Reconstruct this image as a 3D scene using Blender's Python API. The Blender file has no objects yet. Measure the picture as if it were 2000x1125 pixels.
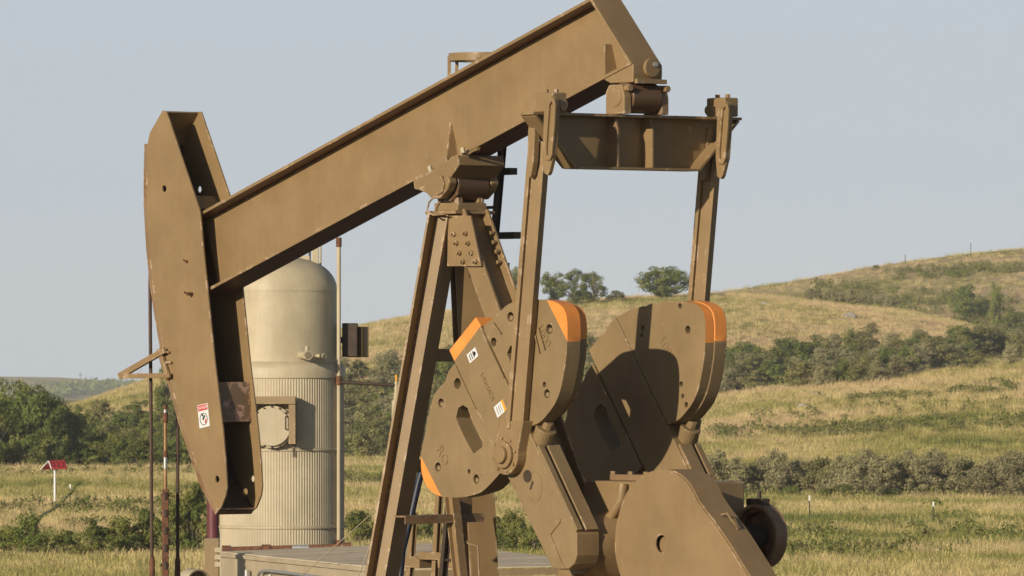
import bpy, bmesh, math, random
import numpy as np
from mathutils import Vector, Matrix, geometry

random.seed(7)
rng = np.random.default_rng(11)
SC = bpy.context.scene
COL = SC.collection

# ------------------------------------------------------------------ camera
YAW = math.radians(50.0)
DIST = 75.0                       # metres from the lens to the pump jack's saddle
FPX = 193.0 * DIST                # focal length in pixels of a 2000 px wide frame
HORIZON = 700.0
EYE = 5.9
R_ = Vector((math.cos(YAW), math.sin(YAW), 0))      # to the right of the view
F_ = Vector((-math.sin(YAW), math.cos(YAW), 0))     # away along the view
Z_ = Vector((0, 0, 1))
PITCH = math.atan((HORIZON - 562.5) / FPX)
CAM = R_ * ((1000 - 905) / 193.0) - F_ * DIST + Z_ * EYE
FW = F_ * math.cos(PITCH) + Z_ * math.sin(PITCH)
UP = Z_ * math.cos(PITCH) - F_ * math.sin(PITCH)

cd = bpy.data.cameras.new('camera')
cam = bpy.data.objects.new('camera', cd)
COL.objects.link(cam)
cam.matrix_world = Matrix(((R_.x, UP.x, -FW.x, CAM.x), (R_.y, UP.y, -FW.y, CAM.y),
                           (R_.z, UP.z, -FW.z, CAM.z), (0, 0, 0, 1)))
cd.sensor_width = 36.0
cd.lens = 36.0 * FPX / 2000.0
cd.clip_start = 1.0
cd.clip_end = 20000
cd.dof.use_dof = True
cd.dof.focus_distance = 75.0
cd.dof.aperture_fstop = 22.0
SC.camera = cam

# ------------------------------------------------------------------ sky and sun
SUN_TO = Vector((0.42, -1.72, 0.51)).normalized()   # towards the sun
el = math.asin(SUN_TO.z)
az = math.atan2(SUN_TO.x, SUN_TO.y)
W = bpy.data.worlds.new('World')
SC.world = W
W.use_nodes = True
wn, wl = W.node_tree.nodes, W.node_tree.links
wn.clear()
sky = wn.new('ShaderNodeTexSky')
sky.sky_type = 'NISHITA'
sky.sun_disc = False
sky.sun_elevation = el
sky.sun_rotation = az
sky.altitude = 700
sky.air_density = 1.0
sky.dust_density = 1.5
sky.ozone_density = 2.0
bg = wn.new('ShaderNodeBackground')
bg.inputs['Strength'].default_value = 0.07
hs = wn.new('ShaderNodeHueSaturation')
hs.inputs['Saturation'].default_value = 0.8
wo = wn.new('ShaderNodeOutputWorld')
wl.new(sky.outputs[0], hs.inputs['Color'])
tc = wn.new('ShaderNodeTexCoord')
sx = wn.new('ShaderNodeSeparateXYZ')
wl.new(tc.outputs['Generated'], sx.inputs[0])
hr = wn.new('ShaderNodeValToRGB')          # summer haze, thick at the horizon and thinning upwards
hr.color_ramp.elements[0].position = 0.06
hr.color_ramp.elements[0].color = (0.86, 0.86, 0.86, 1)
hr.color_ramp.elements[1].position = 0.26
hr.color_ramp.elements[1].color = (0.0, 0.0, 0.0, 1)
wl.new(sx.outputs[2], hr.inputs[0])
hm_ = wn.new('ShaderNodeMix')
hm_.data_type = 'RGBA'
wl.new(hr.outputs[0], hm_.inputs[0])
wl.new(hs.outputs[0], hm_.inputs[6])
hm_.inputs[7].default_value = (7.70, 8.62, 9.62, 1)
wl.new(hm_.outputs[2], bg.inputs[0])
wl.new(bg.outputs[0], wo.inputs[0])

sd = bpy.data.lights.new('sun', 'SUN')
sd.energy = 4.35
sd.angle = math.radians(0.53)
sd.color = (1.0, 0.88, 0.70)
so = bpy.data.objects.new('sun', sd)
COL.objects.link(so)
so.location = (20, -40, 40)
so.rotation_euler = (-SUN_TO).to_track_quat('-Z', 'Y').to_euler()

SC.view_settings.view_transform = 'Standard'
SC.view_settings.look = 'None'
SC.view_settings.exposure = 0.0
SC.view_settings.gamma = 1.0
SC.view_settings.use_curve_mapping = False
SC.cycles.max_bounces = 6
SC.cycles.transparent_max_bounces = 8
SC.cycles.volume_bounces = 0
SC.cycles.use_denoising = True


# ------------------------------------------------------------------ points
def ray(px, py):
    return FW + R_ * ((px - 1000) / FPX) + UP * ((562.5 - py) / FPX)


def P(px, py, Y):
    """the point of the plane y = Y that the photograph shows at a pixel"""
    d = ray(px, py)
    return CAM + d * ((Y - CAM.y) / d.y)


def XZ(px, py, Y):
    q = P(px, py, Y)
    return (q.x, q.z)


def Q(px, py, dist):
    d = ray(px, py)
    return CAM + d * (dist / d.dot(F_))


def SD(s, d, z=0.0):
    return Vector((CAM.x, CAM.y, 0)) + R_ * s + F_ * d + Z_ * z


# ------------------------------------------------------------------ materials
def new_mat(name):
    m = bpy.data.materials.new(name)
    m.use_nodes = True
    n, l = m.node_tree.nodes, m.node_tree.links
    b = n['Principled BSDF']
    return m, n, l, b


def noise_node(n, l, scale, detail=4, rough=0.6, vec=None, dim='3D'):
    t = n.new('ShaderNodeTexNoise')
    t.inputs['Scale'].default_value = scale
    t.inputs['Detail'].default_value = detail
    t.inputs['Roughness'].default_value = rough
    if vec is not None:
        l.new(vec, t.inputs['Vector'])
    return t.outputs['Fac']


def ramp(n, l, fac, a, b, ca=(0, 0, 0, 1), cb=(1, 1, 1, 1)):
    r = n.new('ShaderNodeValToRGB')
    r.color_ramp.elements[0].position = a
    r.color_ramp.elements[1].position = b
    r.color_ramp.elements[0].color = ca
    r.color_ramp.elements[1].color = cb
    l.new(fac, r.inputs[0])
    return r.outputs[0]


def mix(n, l, fac, a, b):
    m = n.new('ShaderNodeMix')
    m.data_type = 'RGBA'
    for s, v in ((m.inputs[0], fac), (m.inputs[6], a), (m.inputs[7], b)):
        if isinstance(v, (int, float)):
            s.default_value = v
        elif isinstance(v, tuple):
            s.default_value = v if len(v) == 4 else v + (1,)
        else:
            l.new(v, s)
    return m.outputs[2]


def math_node(n, l, op, a, b=None):
    m = n.new('ShaderNodeMath')
    m.operation = op
    for i, v in enumerate((a, b)):
        if v is None:
            continue
        if isinstance(v, (int, float)):
            m.inputs[i].default_value = v
        else:
            l.new(v, m.inputs[i])
    return m.outputs[0]


def geo_pos(n):
    return n.new('ShaderNodeNewGeometry').outputs['Position']


def paint(name, base, chip=(0.52, 0.38, 0.25), amount=0.5, rough=0.42, rust=0.0, edges=True, spec=0.35, flakes=26, bump=0.06):
    m, n, l, b = new_mat(name)
    pos = geo_pos(n)
    f1 = noise_node(n, l, 1.7, 5, 0.65, pos)
    dk = tuple(c * 0.86 for c in base)
    lt = tuple(min(1, c * 1.10) for c in base)
    c = mix(n, l, ramp(n, l, f1, 0.35, 0.68), dk, lt)
    # dirt runs, stretched downwards
    mp = n.new('ShaderNodeMapping')
    mp.inputs['Scale'].default_value = (9, 9, 0.9)
    l.new(pos, mp.inputs[0])
    f2 = noise_node(n, l, 1.6, 4, 0.6, mp.outputs[0])
    c = mix(n, l, ramp(n, l, f2, 0.48, 0.80, (0, 0, 0, 1), (0.34, 0.34, 0.34, 1)), c,
            tuple(x * y for x, y in zip(base, (0.80, 0.68, 0.55))))
    if rust > 0:
        fr = noise_node(n, l, 3.1, 6, 0.7, pos)
        c = mix(n, l, ramp(n, l, fr, 0.62 - rust * 0.3, 0.74 - rust * 0.25), c, (0.17, 0.065, 0.03))
    # specks where the paint has come off
    fs = noise_node(n, l, flakes, 4, 0.65, pos)
    fz = noise_node(n, l, 1.3, 2, 0.5, pos)
    spk = math_node(n, l, 'MULTIPLY', ramp(n, l, fs, *((0.70, 0.73) if flakes > 20 else (0.535, 0.555))), ramp(n, l, fz, *((0.50, 0.58) if flakes > 20 else (0.2, 0.3))))
    if edges:
        bv = n.new('ShaderNodeBevel')
        bv.samples = 4
        bv.inputs['Radius'].default_value = 0.036
        g = n.new('ShaderNodeNewGeometry')
        vm = n.new('ShaderNodeVectorMath')
        vm.operation = 'DOT_PRODUCT'
        l.new(bv.outputs[0], vm.inputs[0])
        l.new(g.outputs['Normal'], vm.inputs[1])
        ed = ramp(n, l, vm.outputs['Value'], 0.965, 0.995, (1, 1, 1, 1), (0, 0, 0, 1))
        fe = noise_node(n, l, 5.0, 5, 0.8, pos)
        ed = math_node(n, l, 'MULTIPLY', ed, ramp(n, l, fe, 0.60 - 0.10 * amount, 0.64 - 0.10 * amount))
        spk = math_node(n, l, 'MAXIMUM', spk, ed)
    c = mix(n, l, spk, c, chip)
    l.new(c, b.inputs['Base Color'])
    b.inputs['Roughness'].default_value = rough
    b.inputs['Specular IOR Level'].default_value = spec
    bp = n.new('ShaderNodeBump')
    bp.inputs['Strength'].default_value = bump
    bp.inputs['Distance'].default_value = 0.01
    l.new(noise_node(n, l, 14 if bump < 0.1 else 24, 5, 0.65, pos), bp.inputs['Height'])
    l.new(bp.outputs[0], b.inputs['Normal'])
    return m


def plain(name, col, rough=0.6, metal=0.0, var=0.15, scale=6.0):
    m, n, l, b = new_mat(name)
    f = noise_node(n, l, scale, 4, 0.6, geo_pos(n))
    c = mix(n, l, ramp(n, l, f, 0.3, 0.7), tuple(x * (1 - var) for x in col), tuple(min(1, x * (1 + var)) for x in col))
    l.new(c, b.inputs['Base Color'])
    b.inputs['Roughness'].default_value = rough
    b.inputs['Metallic'].default_value = metal
    return m


TAN = (0.275, 0.183, 0.088)
M = {}
M['tan'] = paint('tan_machine_paint', TAN)
M['tan_rusty'] = paint('tan_paint_with_rust', (0.25, 0.16, 0.085), rust=0.25)
M['chipped'] = paint('flaking_tan_paint', (0.23, 0.15, 0.085), chip=(0.50, 0.31, 0.22), amount=0.9, rust=0.05, flakes=8)
M['cast'] = paint('tan_cast_iron_paint', (0.262, 0.180, 0.088), amount=0.3, rough=0.55, bump=0.35)
M['greasy'] = paint('greasy_brown_bearing_metal', (0.125, 0.072, 0.040), amount=0.1, rough=0.35)
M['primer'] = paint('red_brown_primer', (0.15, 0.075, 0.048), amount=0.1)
M['orange'] = paint('orange_safety_paint', (0.86, 0.31, 0.065), chip=(0.45, 0.24, 0.12), amount=0.5, rough=0.45)
M['rust'] = plain('rusted_steel', (0.15, 0.062, 0.030), 0.8, 0.0, 0.45, 14)
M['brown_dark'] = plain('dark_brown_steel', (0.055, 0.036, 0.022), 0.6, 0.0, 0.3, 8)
M['cable'] = plain('brown_wire_rope', (0.075, 0.042, 0.026), 0.6, 0.0, 0.35, 30)
M['rod'] = plain('rust_stained_polished_rod', (0.42, 0.25, 0.12), 0.3, 0.7, 0.4, 5)
M['steel'] = plain('galvanised_steel', (0.52, 0.52, 0.50), 0.38, 0.7, 0.1, 10)
M['treater'] = paint('beige_tank_paint', (0.50, 0.425, 0.285), chip=(0.30, 0.25, 0.18), amount=0.1, rough=0.5, edges=False)
M['jacket'] = paint('beige_corrugated_sheet', (0.50, 0.425, 0.290), chip=(0.30, 0.25, 0.18), amount=0.1, rough=0.5, edges=False)
M['trimtan'] = paint('brown_tan_trim', (0.30, 0.215, 0.115), amount=0.2)
M['shed'] = paint('beige_shed_sheet', (0.44, 0.36, 0.235), amount=0.1, rough=0.5, edges=False)
M['roof'] = paint('weathered_shed_roof', (0.62, 0.52, 0.38), chip=(0.2, 0.13, 0.09), amount=0.6, rough=0.95, spec=0.02, rust=0.08, edges=False)
M['maroon'] = plain('maroon_paint', (0.13, 0.032, 0.035), 0.5)
M['bluehose'] = plain('blue_black_hose', (0.018, 0.024, 0.045), 0.45)
M['white'] = plain('white_paint', (0.78, 0.78, 0.76), 0.5, 0, 0.04)
M['decal'] = plain('white_decal', (0.72, 0.72, 0.70), 0.4, 0, 0.04)
M['red'] = plain('red_sign_paint', (0.36, 0.022, 0.026), 0.55, 0, 0.1)
M['decal_red'] = plain('red_decal_print', (0.60, 0.07, 0.06), 0.4, 0, 0.08)
M['black'] = plain('black_print', (0.018, 0.016, 0.016), 0.6)
M['yellow'] = plain('yellow_paint', (0.75, 0.36, 0.03), 0.5)
M['post'] = plain('dark_green_post', (0.05, 0.055, 0.04), 0.7)
M['rock'] = plain('pale_fieldstone', (0.34, 0.31, 0.27), 0.9, 0, 0.3, 1.5)
M['bark'] = plain('grey_brown_bark', (0.11, 0.085, 0.06), 0.9, 0, 0.3, 3)


# ------------------------------------------------------------------ mesh helpers
class MB:
    """collects shapes and links them as one mesh object"""

    def __init__(self):
        self.v, self.f, self.m = [], [], []
        self.mi = 0

    def add(self, verts, faces):
        o = len(self.v)
        self.v += [tuple(p) for p in verts]
        for f in faces:
            self.f.append(tuple(o + i for i in f))
            self.m.append(self.mi)
        return self

    def hexa(self, c):            # 8 corners: bottom loop, top loop
        return self.add(c, [(3, 2, 1, 0), (4, 5, 6, 7), (0, 1, 5, 4), (1, 2, 6, 5), (2, 3, 7, 6), (3, 0, 4, 7)])

    def box(self, c, ax, ay, az_, hx, hy, hz):
        c = Vector(c)
        ax, ay, az_ = Vector(ax) * hx, Vector(ay) * hy, Vector(az_) * hz
        b = [c - ax - ay - az_, c + ax - ay - az_, c + ax + ay - az_, c - ax + ay - az_]
        return self.hexa(b + [p + az_ * 2 for p in b])

    def abox(self, x0, x1, y0, y1, z0, z1):
        return self.box(((x0 + x1) / 2, (y0 + y1) / 2, (z0 + z1) / 2), (1, 0, 0), (0, 1, 0), (0, 0, 1),
                        (x1 - x0) / 2, (y1 - y0) / 2, (z1 - z0) / 2)

    def prism(self, poly, y0, y1, holes=()):
        """outline in x,z pushed through from y0 to y1, with holes right through"""
        loops = [poly] + list(holes)
        flat = [p for lp in loops for p in lp]
        n = len(flat)
        vs = [(x, y0, z) for x, z in flat] + [(x, y1, z) for x, z in flat]
        if holes:
            tris = geometry.tessellate_polygon([[Vector((x, z, 0)) for x, z in lp] for lp in loops])
            fs = []
            for t in tris:
                fs.append(tuple(t))
                fs.append(tuple(i + n for i in reversed(t)))
        else:
            fs = [tuple(range(n)), tuple(n + i for i in reversed(range(n)))]
        o = 0
        for lp in loops:
            k = len(lp)
            for i in range(k):
                a, b = o + i, o + (i + 1) % k
                fs.append((a, b, b + n, a + n))
            o += k
        return self.add(vs, fs)

    def cyl(self, p0, p1, r0, r1=None, n=20, caps=True):
        p0, p1 = Vector(p0), Vector(p1)
        r1 = r0 if r1 is None else r1
        e = (p1 - p0).normalized()
        a = e.orthogonal().normalized()
        b = e.cross(a)
        vs = []
        for p, r in ((p0, r0), (p1, r1)):
            for i in range(n):
                t = 2 * math.pi * i / n
                vs.append(p + (a * math.cos(t) + b * math.sin(t)) * r)
        fs = [(i, (i + 1) % n, n + (i + 1) % n, n + i) for i in range(n)]
        if caps:
            fs += [tuple(reversed(range(n))), tuple(range(n, 2 * n))]
        return self.add(vs, fs)

    def tube(self, pts, r, n=8):
        pts = [Vector(p) for p in pts]
        rr = r if isinstance(r, (list, tuple)) else [r] * len(pts)
        up = None
        vs, fs = [], []
        for i, p in enumerate(pts):
            e = (pts[min(i + 1, len(pts) - 1)] - pts[max(i - 1, 0)]).normalized()
            if up is None:
                up = e.orthogonal().normalized()
            a = (up - e * up.dot(e)).normalized()
            up = a
            b = e.cross(a)
            for k in range(n):
                t = 2 * math.pi * k / n
                vs.append(p + (a * math.cos(t) + b * math.sin(t)) * rr[i])
        for i in range(len(pts) - 1):
            for k in range(n):
                fs.append((i * n + k, i * n + (k + 1) % n, (i + 1) * n + (k + 1) % n, (i + 1) * n + k))
        fs += [tuple(reversed(range(n))), tuple(range((len(pts) - 1) * n, len(pts) * n))]
        return self.add(vs, fs)

    def lathe(self, prof, c, ax=None, n=32):
        """profile of (radius, height) about an axis through c"""
        e = Vector(ax or (0, 0, 1)).normalized()
        a = e.orthogonal().normalized()
        b = e.cross(a)
        c = Vector(c)
        vs, fs = [], []
        for r, h in prof:
            for i in range(n):
                t = 2 * math.pi * i / n
                vs.append(c + e * h + (a * math.cos(t) + b * math.sin(t)) * r)
        for j in range(len(prof) - 1):
            for i in range(n):
                fs.append((j * n + i, j * n + (i + 1) % n, (j + 1) * n + (i + 1) % n, (j + 1) * n + i))
        return self.add(vs, fs)

    def hbeam(self, p0, p1, w, h, tf, tw, nrm):
        """rolled H section: flanges w wide, h apart along nrm"""
        p0, p1 = Vector(p0), Vector(p1)
        e = (p1 - p0).normalized()
        L = (p1 - p0).length / 2
        c = (p0 + p1) / 2
        nv = Vector(nrm)
        nv = (nv - e * nv.dot(e)).normalized()
        mv = e.cross(nv)
        self.box(c + nv * (h / 2 - tf / 2), mv, nv, e, w / 2, tf / 2, L)
        self.box(c - nv * (h / 2 - tf / 2), mv, nv, e, w / 2, tf / 2, L)
        self.box(c, mv, nv, e, tw / 2, h / 2 - tf - 0.001, L - 0.002)
        return self

    def build(self, name, mats, parent=None, bevel=0.0, smooth=False, fix=True):
        me = bpy.data.meshes.new(name)
        me.from_pydata(self.v, [], self.f)
        if not isinstance(mats, (list, tuple)):
            mats = [mats]
        for m in mats:
            me.materials.append(m)
        me.polygons.foreach_set('material_index', self.m)
        if fix:
            bm = bmesh.new()
            bm.from_mesh(me)
            bmesh.ops.recalc_face_normals(bm, faces=bm.faces)
            bm.to_mesh(me)
            bm.free()
        o = bpy.data.objects.new(name, me)
        COL.objects.link(o)
        if parent:
            o.parent = parent
            o.matrix_parent_inverse = parent_inv(parent)
        if bevel:
            md = o.modifiers.new('bevel', 'BEVEL')
            md.width = bevel
            md.segments = 2
            md.limit_method = 'ANGLE'
            md.angle_limit = math.radians(35)
        if smooth:
            me.polygons.foreach_set('use_smooth', [True] * len(me.polygons))
            if hasattr(me, 'set_sharp_from_angle'):
                me.set_sharp_from_angle(angle=math.radians(40))
        me.update()
        return o


def world_of(o):
    m = Matrix.LocRotScale(o.location, o.rotation_euler, o.scale)
    if o.parent:
        m = world_of(o.parent) @ o.matrix_parent_inverse @ m
    return m


def parent_inv(o):
    return world_of(o).inverted()


def tag(o, label=None, cat=None, group=None, kind=None):
    for k, v in (('label', label), ('category', cat), ('group', group), ('kind', kind)):
        if v:
            o[k] = v
    return o


def thing(name, loc, label, cat, group=None):
    o = bpy.data.objects.new(name, None)
    o.empty_display_size = 0.2
    COL.objects.link(o)
    o.location = loc
    return tag(o, label, cat, group)


def part_empty(name, parent, loc=(0, 0, 0)):
    o = bpy.data.objects.new(name, None)
    COL.objects.link(o)
    o.location = loc
    o.parent = parent
    o.matrix_parent_inverse = parent_inv(parent)
    return o


def soften(pts, n=3, corner=32):
    """round a closed outline between its corners"""
    k = len(pts)
    P2 = [Vector(p) for p in pts]
    cor = []
    for i in range(k):
        a, b = P2[i] - P2[i - 1], P2[(i + 1) % k] - P2[i]
        cor.append(abs(math.degrees(a.angle_signed(b))) > corner)
    out = []
    for i in range(k):
        p1, p2 = P2[i], P2[(i + 1) % k]
        t1 = (p2 - p1) if cor[i] else (p2 - P2[i - 1]) * 0.5
        t2 = (p2 - p1) if cor[(i + 1) % k] else (P2[(i + 2) % k] - p1) * 0.5
        L = (p2 - p1).length
        if t1.length > L:
            t1 = t1.normalized() * L
        if t2.length > L:
            t2 = t2.normalized() * L
        m = n if L > 0.03 else 1
        for j in range(m):
            t = j / m
            h = (2 * t ** 3 - 3 * t * t + 1) * p1 + (t ** 3 - 2 * t * t + t) * t1 + (3 * t * t - 2 * t ** 3) * p2 + (t ** 3 - t * t) * t2
            out.append((h.x, h.y))
    return out


def circ(cx, cz, r, n=20):
    return [(cx + r * math.cos(2 * math.pi * i / n), cz + r * math.sin(2 * math.pi * i / n)) for i in range(n)]


def mirror(o, name=None, parent=None):
    """the same piece on the other side of the machine's centre plane"""
    me = o.data.copy()
    for v in me.vertices:
        v.co.y = -v.co.y
    bm = bmesh.new()
    bm.from_mesh(me)
    bmesh.ops.reverse_faces(bm, faces=bm.faces)
    bm.to_mesh(me)
    bm.free()
    c = o.copy()
    c.data = me
    COL.objects.link(c)
    if parent:
        c.parent = parent
        c.matrix_parent_inverse = parent_inv(parent)
    return c


def text_mesh(name, body, size, depth, mat, origin, ux, uy, parent, spacing=1.0):
    """lettering as a mesh lying in the plane of ux (along the line) and uy (up the letters)"""
    cu = bpy.data.curves.new(name, 'FONT')
    cu.body = body
    cu.size = size
    cu.extrude = depth
    cu.resolution_u = 3
    cu.align_x = 'CENTER'
    cu.align_y = 'CENTER'
    cu.space_character = spacing
    tmp = bpy.data.objects.new(name, cu)
    COL.objects.link(tmp)
    dg = bpy.context.evaluated_depsgraph_get()
    dg.update()
    me = bpy.data.meshes.new_from_object(tmp.evaluated_get(dg))
    bpy.data.objects.remove(tmp)
    bpy.data.curves.remove(cu)
    ux, uy = Vector(ux).normalized(), Vector(uy).normalized()
    uz = ux.cross(uy)
    mt = Matrix(((ux.x, uy.x, uz.x, origin[0]), (ux.y, uy.y, uz.y, origin[1]), (ux.z, uy.z, uz.z, origin[2]), (0, 0, 0, 1)))
    me.transform(mt)
    me.materials.clear()
    me.materials.append(mat)
    me.name = name
    o = bpy.data.objects.new(name, me)
    COL.objects.link(o)
    if parent:
        o.parent = parent
        o.matrix_parent_inverse = parent_inv(parent)
    return o


# ------------------------------------------------------------------ terrain
def interp(x, pts):
    xs = np.array([p[0] for p in pts], float)
    ys = np.array([p[1] for p in pts], float)
    return np.interp(x, xs, ys)


def smooth_interp(x, pts, w):
    return (interp(x - w, pts) + 2 * interp(x, pts) + interp(x + w, pts) + interp(x - w / 2, pts) * 2 + interp(x + w / 2, pts) * 2) / 8


def crest(s, dist, pts):
    u = np.clip(1000 + FPX * s / dist, -1500, 3500)
    y = smooth_interp(u, pts, 60)
    return EYE + (HORIZON - y) / FPX * dist


A_PTS = [(-1500, 960), (500, 930), (640, 915), (700, 903), (770, 898), (950, 885), (1130, 852), (1250, 808), (1400, 776), (1550, 757), (1700, 744), (2000, 712), (2400, 690), (3500, 680)]
B_PTS = [(-1500, 860), (-200, 850), (50, 832), (150, 795), (240, 768), (300, 742), (360, 716), (500, 675), (600, 657), (700, 641), (780, 622), (900, 606), (1100, 590), (1200, 583), (1400, 576), (1500, 580), (1600, 590), (1740, 602), (1850, 626), (1980, 662), (2100, 690), (2500, 740), (3500, 780)]
C_PTS = [(-1500, 900), (1000, 760), (1200, 640), (1300, 592), (1400, 571), (1500, 558), (1600, 542), (1700, 522), (1800, 507), (1900, 495), (2000, 485), (2200, 468), (3500, 440)]
D_PTS = [(-1500, 742), (0, 737), (80, 738), (160, 745), (250, 752), (300, 755), (400, 757), (700, 748), (1000, 742), (3500, 742)]
dA, dB, dC, dD = 600.0, 900.0, 1200.0, 5000.0


def sstep(t):
    t = np.clip(t, 0, 1)
    return t * t * (3 - 2 * t)


def wob(s, d, k, seed):
    r = np.random.default_rng(seed)
    z = np.zeros_like(s)
    for i in range(7):
        a = r.uniform(0, 6.28)
        fq = k * r.uniform(0.5, 2.0)
        z += np.sin((s * math.cos(a) + d * math.sin(a)) * fq + r.uniform(0, 6.28)) / 7
    return z


def height(s, d):
    s = np.asarray(s, float)
    d = np.asarray(d, float)
    base = -2.0 * sstep((d - 112) / 130.0)
    base = base - 23.0 * sstep((d - 1350) / 1500.0)

    def layer(df, dc, cr, fall, p=0.62):
        t = np.clip((d - df) / (dc - df), 0, 1)
        up = p * t + (1 - p) * sstep(t)
        up = up - 0.25 * t * (1 - t) * (1 - 2 * t)
        rise = -2.0 + (cr + 2.0) * up
        back = cr - fall * np.maximum(d - dc, 0) * np.clip((d - dc) / 25.0, 0, 1)
        return np.where(d < dc, rise, back)
    a = layer(430, dA, crest(s, dA, A_PTS), 0.10)
    b = layer(650, dB, crest(s, dB, B_PTS), 0.055)
    c = layer(960, dC, crest(s, dC, C_PTS), 0.05)
    dc = crest(s, dD, D_PTS)
    dl = np.where(d < 4000, -25 + 5 * sstep((d - 2900) / 1100), -20 + (dc + 20) * sstep((d - 4000) / 1000))
    dl = np.where(d < 2900, -60, dl)
    z = np.maximum(np.maximum(a, b), np.maximum(c, dl))
    z = np.maximum(z, base)
    w = np.clip((d - 260) / 150, 0, 1) * np.clip((2000 - d) / 800, 0, 1)
    z = z + w * (0.28 * wob(s, d, 0.16, 3) + 0.12 * wob(s, d, 0.55, 5))
    return z


def ground_hit(px, py, dmin=150.0, dmax=6000.0):
    """where the line of sight through a pixel first meets the ground"""
    r = ray(px, py)
    d = np.concatenate([np.arange(dmin, 1500, 1.0), np.arange(1500, dmax, 10.0)])
    s = d * (r.dot(R_) / r.dot(F_)) + 0.0
    z = EYE + d * (r.z / r.dot(F_))
    k = np.nonzero(z <= height(s, d))[0]
    if len(k) == 0:
        return None
    i = k[0]
    return float(s[i]), float(d[i]), float(height(s[i:i + 1], d[i:i + 1])[0])


def axis(parts):
    out = []
    for a, b, st in parts:
        out.append(np.arange(a, b, st))
    return np.unique(np.concatenate(out))


ss = axis([(-4200, -800, 200), (-800, -200, 40), (-200, -95, 8), (-95, 95, 1.25), (95, 200, 8), (200, 800, 40), (800, 4201, 200)])
dd = axis([(-900, 0, 60), (0, 200, 10), (200, 1300, 2.6), (1300, 2800, 25), (2800, 5300, 50)])
S2, D2 = np.meshgrid(ss, dd)
Z2 = height(S2, D2)
cx0, cy0 = CAM.x, CAM.y
VX = cx0 + R_.x * S2 + F_.x * D2
VY = cy0 + R_.y * S2 + F_.y * D2
nv = S2.size
co = np.stack([VX.ravel(), VY.ravel(), Z2.ravel()], 1)
nr, nc = S2.shape
idx = np.arange(nv).reshape(nr, nc)
fq = np.stack([idx[:-1, :-1], idx[:-1, 1:], idx[1:, 1:], idx[1:, :-1]], -1).reshape(-1, 4)
gm = bpy.data.meshes.new('ground')
gm.vertices.add(nv)
gm.vertices.foreach_set('co', co.ravel())
gm.loops.add(fq.size)
gm.loops.foreach_set('vertex_index', fq.ravel().astype(np.int32))
gm.polygons.add(len(fq))
gm.polygons.foreach_set('loop_start', (np.arange(len(fq)) * 4).astype(np.int32))
gm.polygons.foreach_set('use_smooth', np.ones(len(fq), bool))
gm.update()
gm.validate()


def grass_colour(n, l, blades):
    """dry straw to green by patches that lie along the slope"""
    pos = geo_pos(n)
    mp = n.new('ShaderNodeMapping')
    mp.inputs['Rotation'].default_value = (0, 0, -YAW)
    mp.inputs['Scale'].default_value = (0.030, 0.055, 0.15)
    l.new(pos, mp.inputs[0])
    big = noise_node(n, l, 1.0, 4, 0.62, mp.outputs[0])
    mid = noise_node(n, l, 0.35, 4, 0.6, pos)
    fine = noise_node(n, l, 2.6, 3, 0.6, pos)
    v = math_node(n, l, 'ADD', math_node(n, l, 'MULTIPLY', big, 1.0), math_node(n, l, 'MULTIPLY', mid, 0.46))
    v = math_node(n, l, 'ADD', v, math_node(n, l, 'MULTIPLY', fine, 0.22))
    sp_ = n.new('ShaderNodeSeparateXYZ')
    l.new(pos, sp_.inputs[0])
    up_ = n.new('ShaderNodeMapRange')      # the slopes dry out sooner than the flat meadow
    for i_, v_ in ((1, -1.0), (2, 9.0), (3, 0.0), (4, 0.065)):
        up_.inputs[i_].default_value = v_
    l.new(sp_.outputs[2], up_.inputs[0])
    v = math_node(n, l, 'ADD', v, up_.outputs[0])
    if blades:
        ob = n.new('ShaderNodeObjectInfo')
        v = math_node(n, l, 'ADD', v, math_node(n, l, 'MULTIPLY', ob.outputs['Random'], 0.10))
        v = math_node(n, l, 'SUBTRACT', v, 0.05)
    k = 1.0 if blades else 0.88
    r = n.new('ShaderNodeValToRGB')
    cr = r.color_ramp
    cols = [(0.65, (0.150, 0.180, 0.048)), (0.73, (0.265, 0.260, 0.076)), (0.80, (0.42, 0.365, 0.125)),
            (0.88, (0.58, 0.475, 0.22)), (0.98, (0.62, 0.465, 0.26))]
    while len(cr.elements) < len(cols):
        cr.elements.new(0.5)
    for e, (p, c) in zip(cr.elements, cols):
        e.position = p
        e.color = tuple(x * k for x in c) + (1,)
    l.new(v, r.inputs[0])
    return r.outputs[0], pos


def ground_mat():
    m, n, l, b = new_mat('dry_grassland')
    c, pos = grass_colour(n, l, False)
    sp = noise_node(n, l, 5.0, 4, 0.7, pos)
    c = mix(n, l, ramp(n, l, sp, 0.35, 0.62, (0.35, 0.35, 0.35, 1), (0, 0, 0, 1)), c, (0.14, 0.13, 0.055))
    l.new(c, b.inputs['Base Color'])
    b.inputs['Roughness'].default_value = 0.95
    b.inputs['Specular IOR Level'].default_value = 0.05
    bp = n.new('ShaderNodeBump')
    bp.inputs['Strength'].default_value = 0.8
    bp.inputs['Distance'].default_value = 0.35
    l.new(noise_node(n, l, 3.0, 5, 0.7, pos), bp.inputs['Height'])
    l.new(bp.outputs[0], b.inputs['Normal'])
    return m


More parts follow.
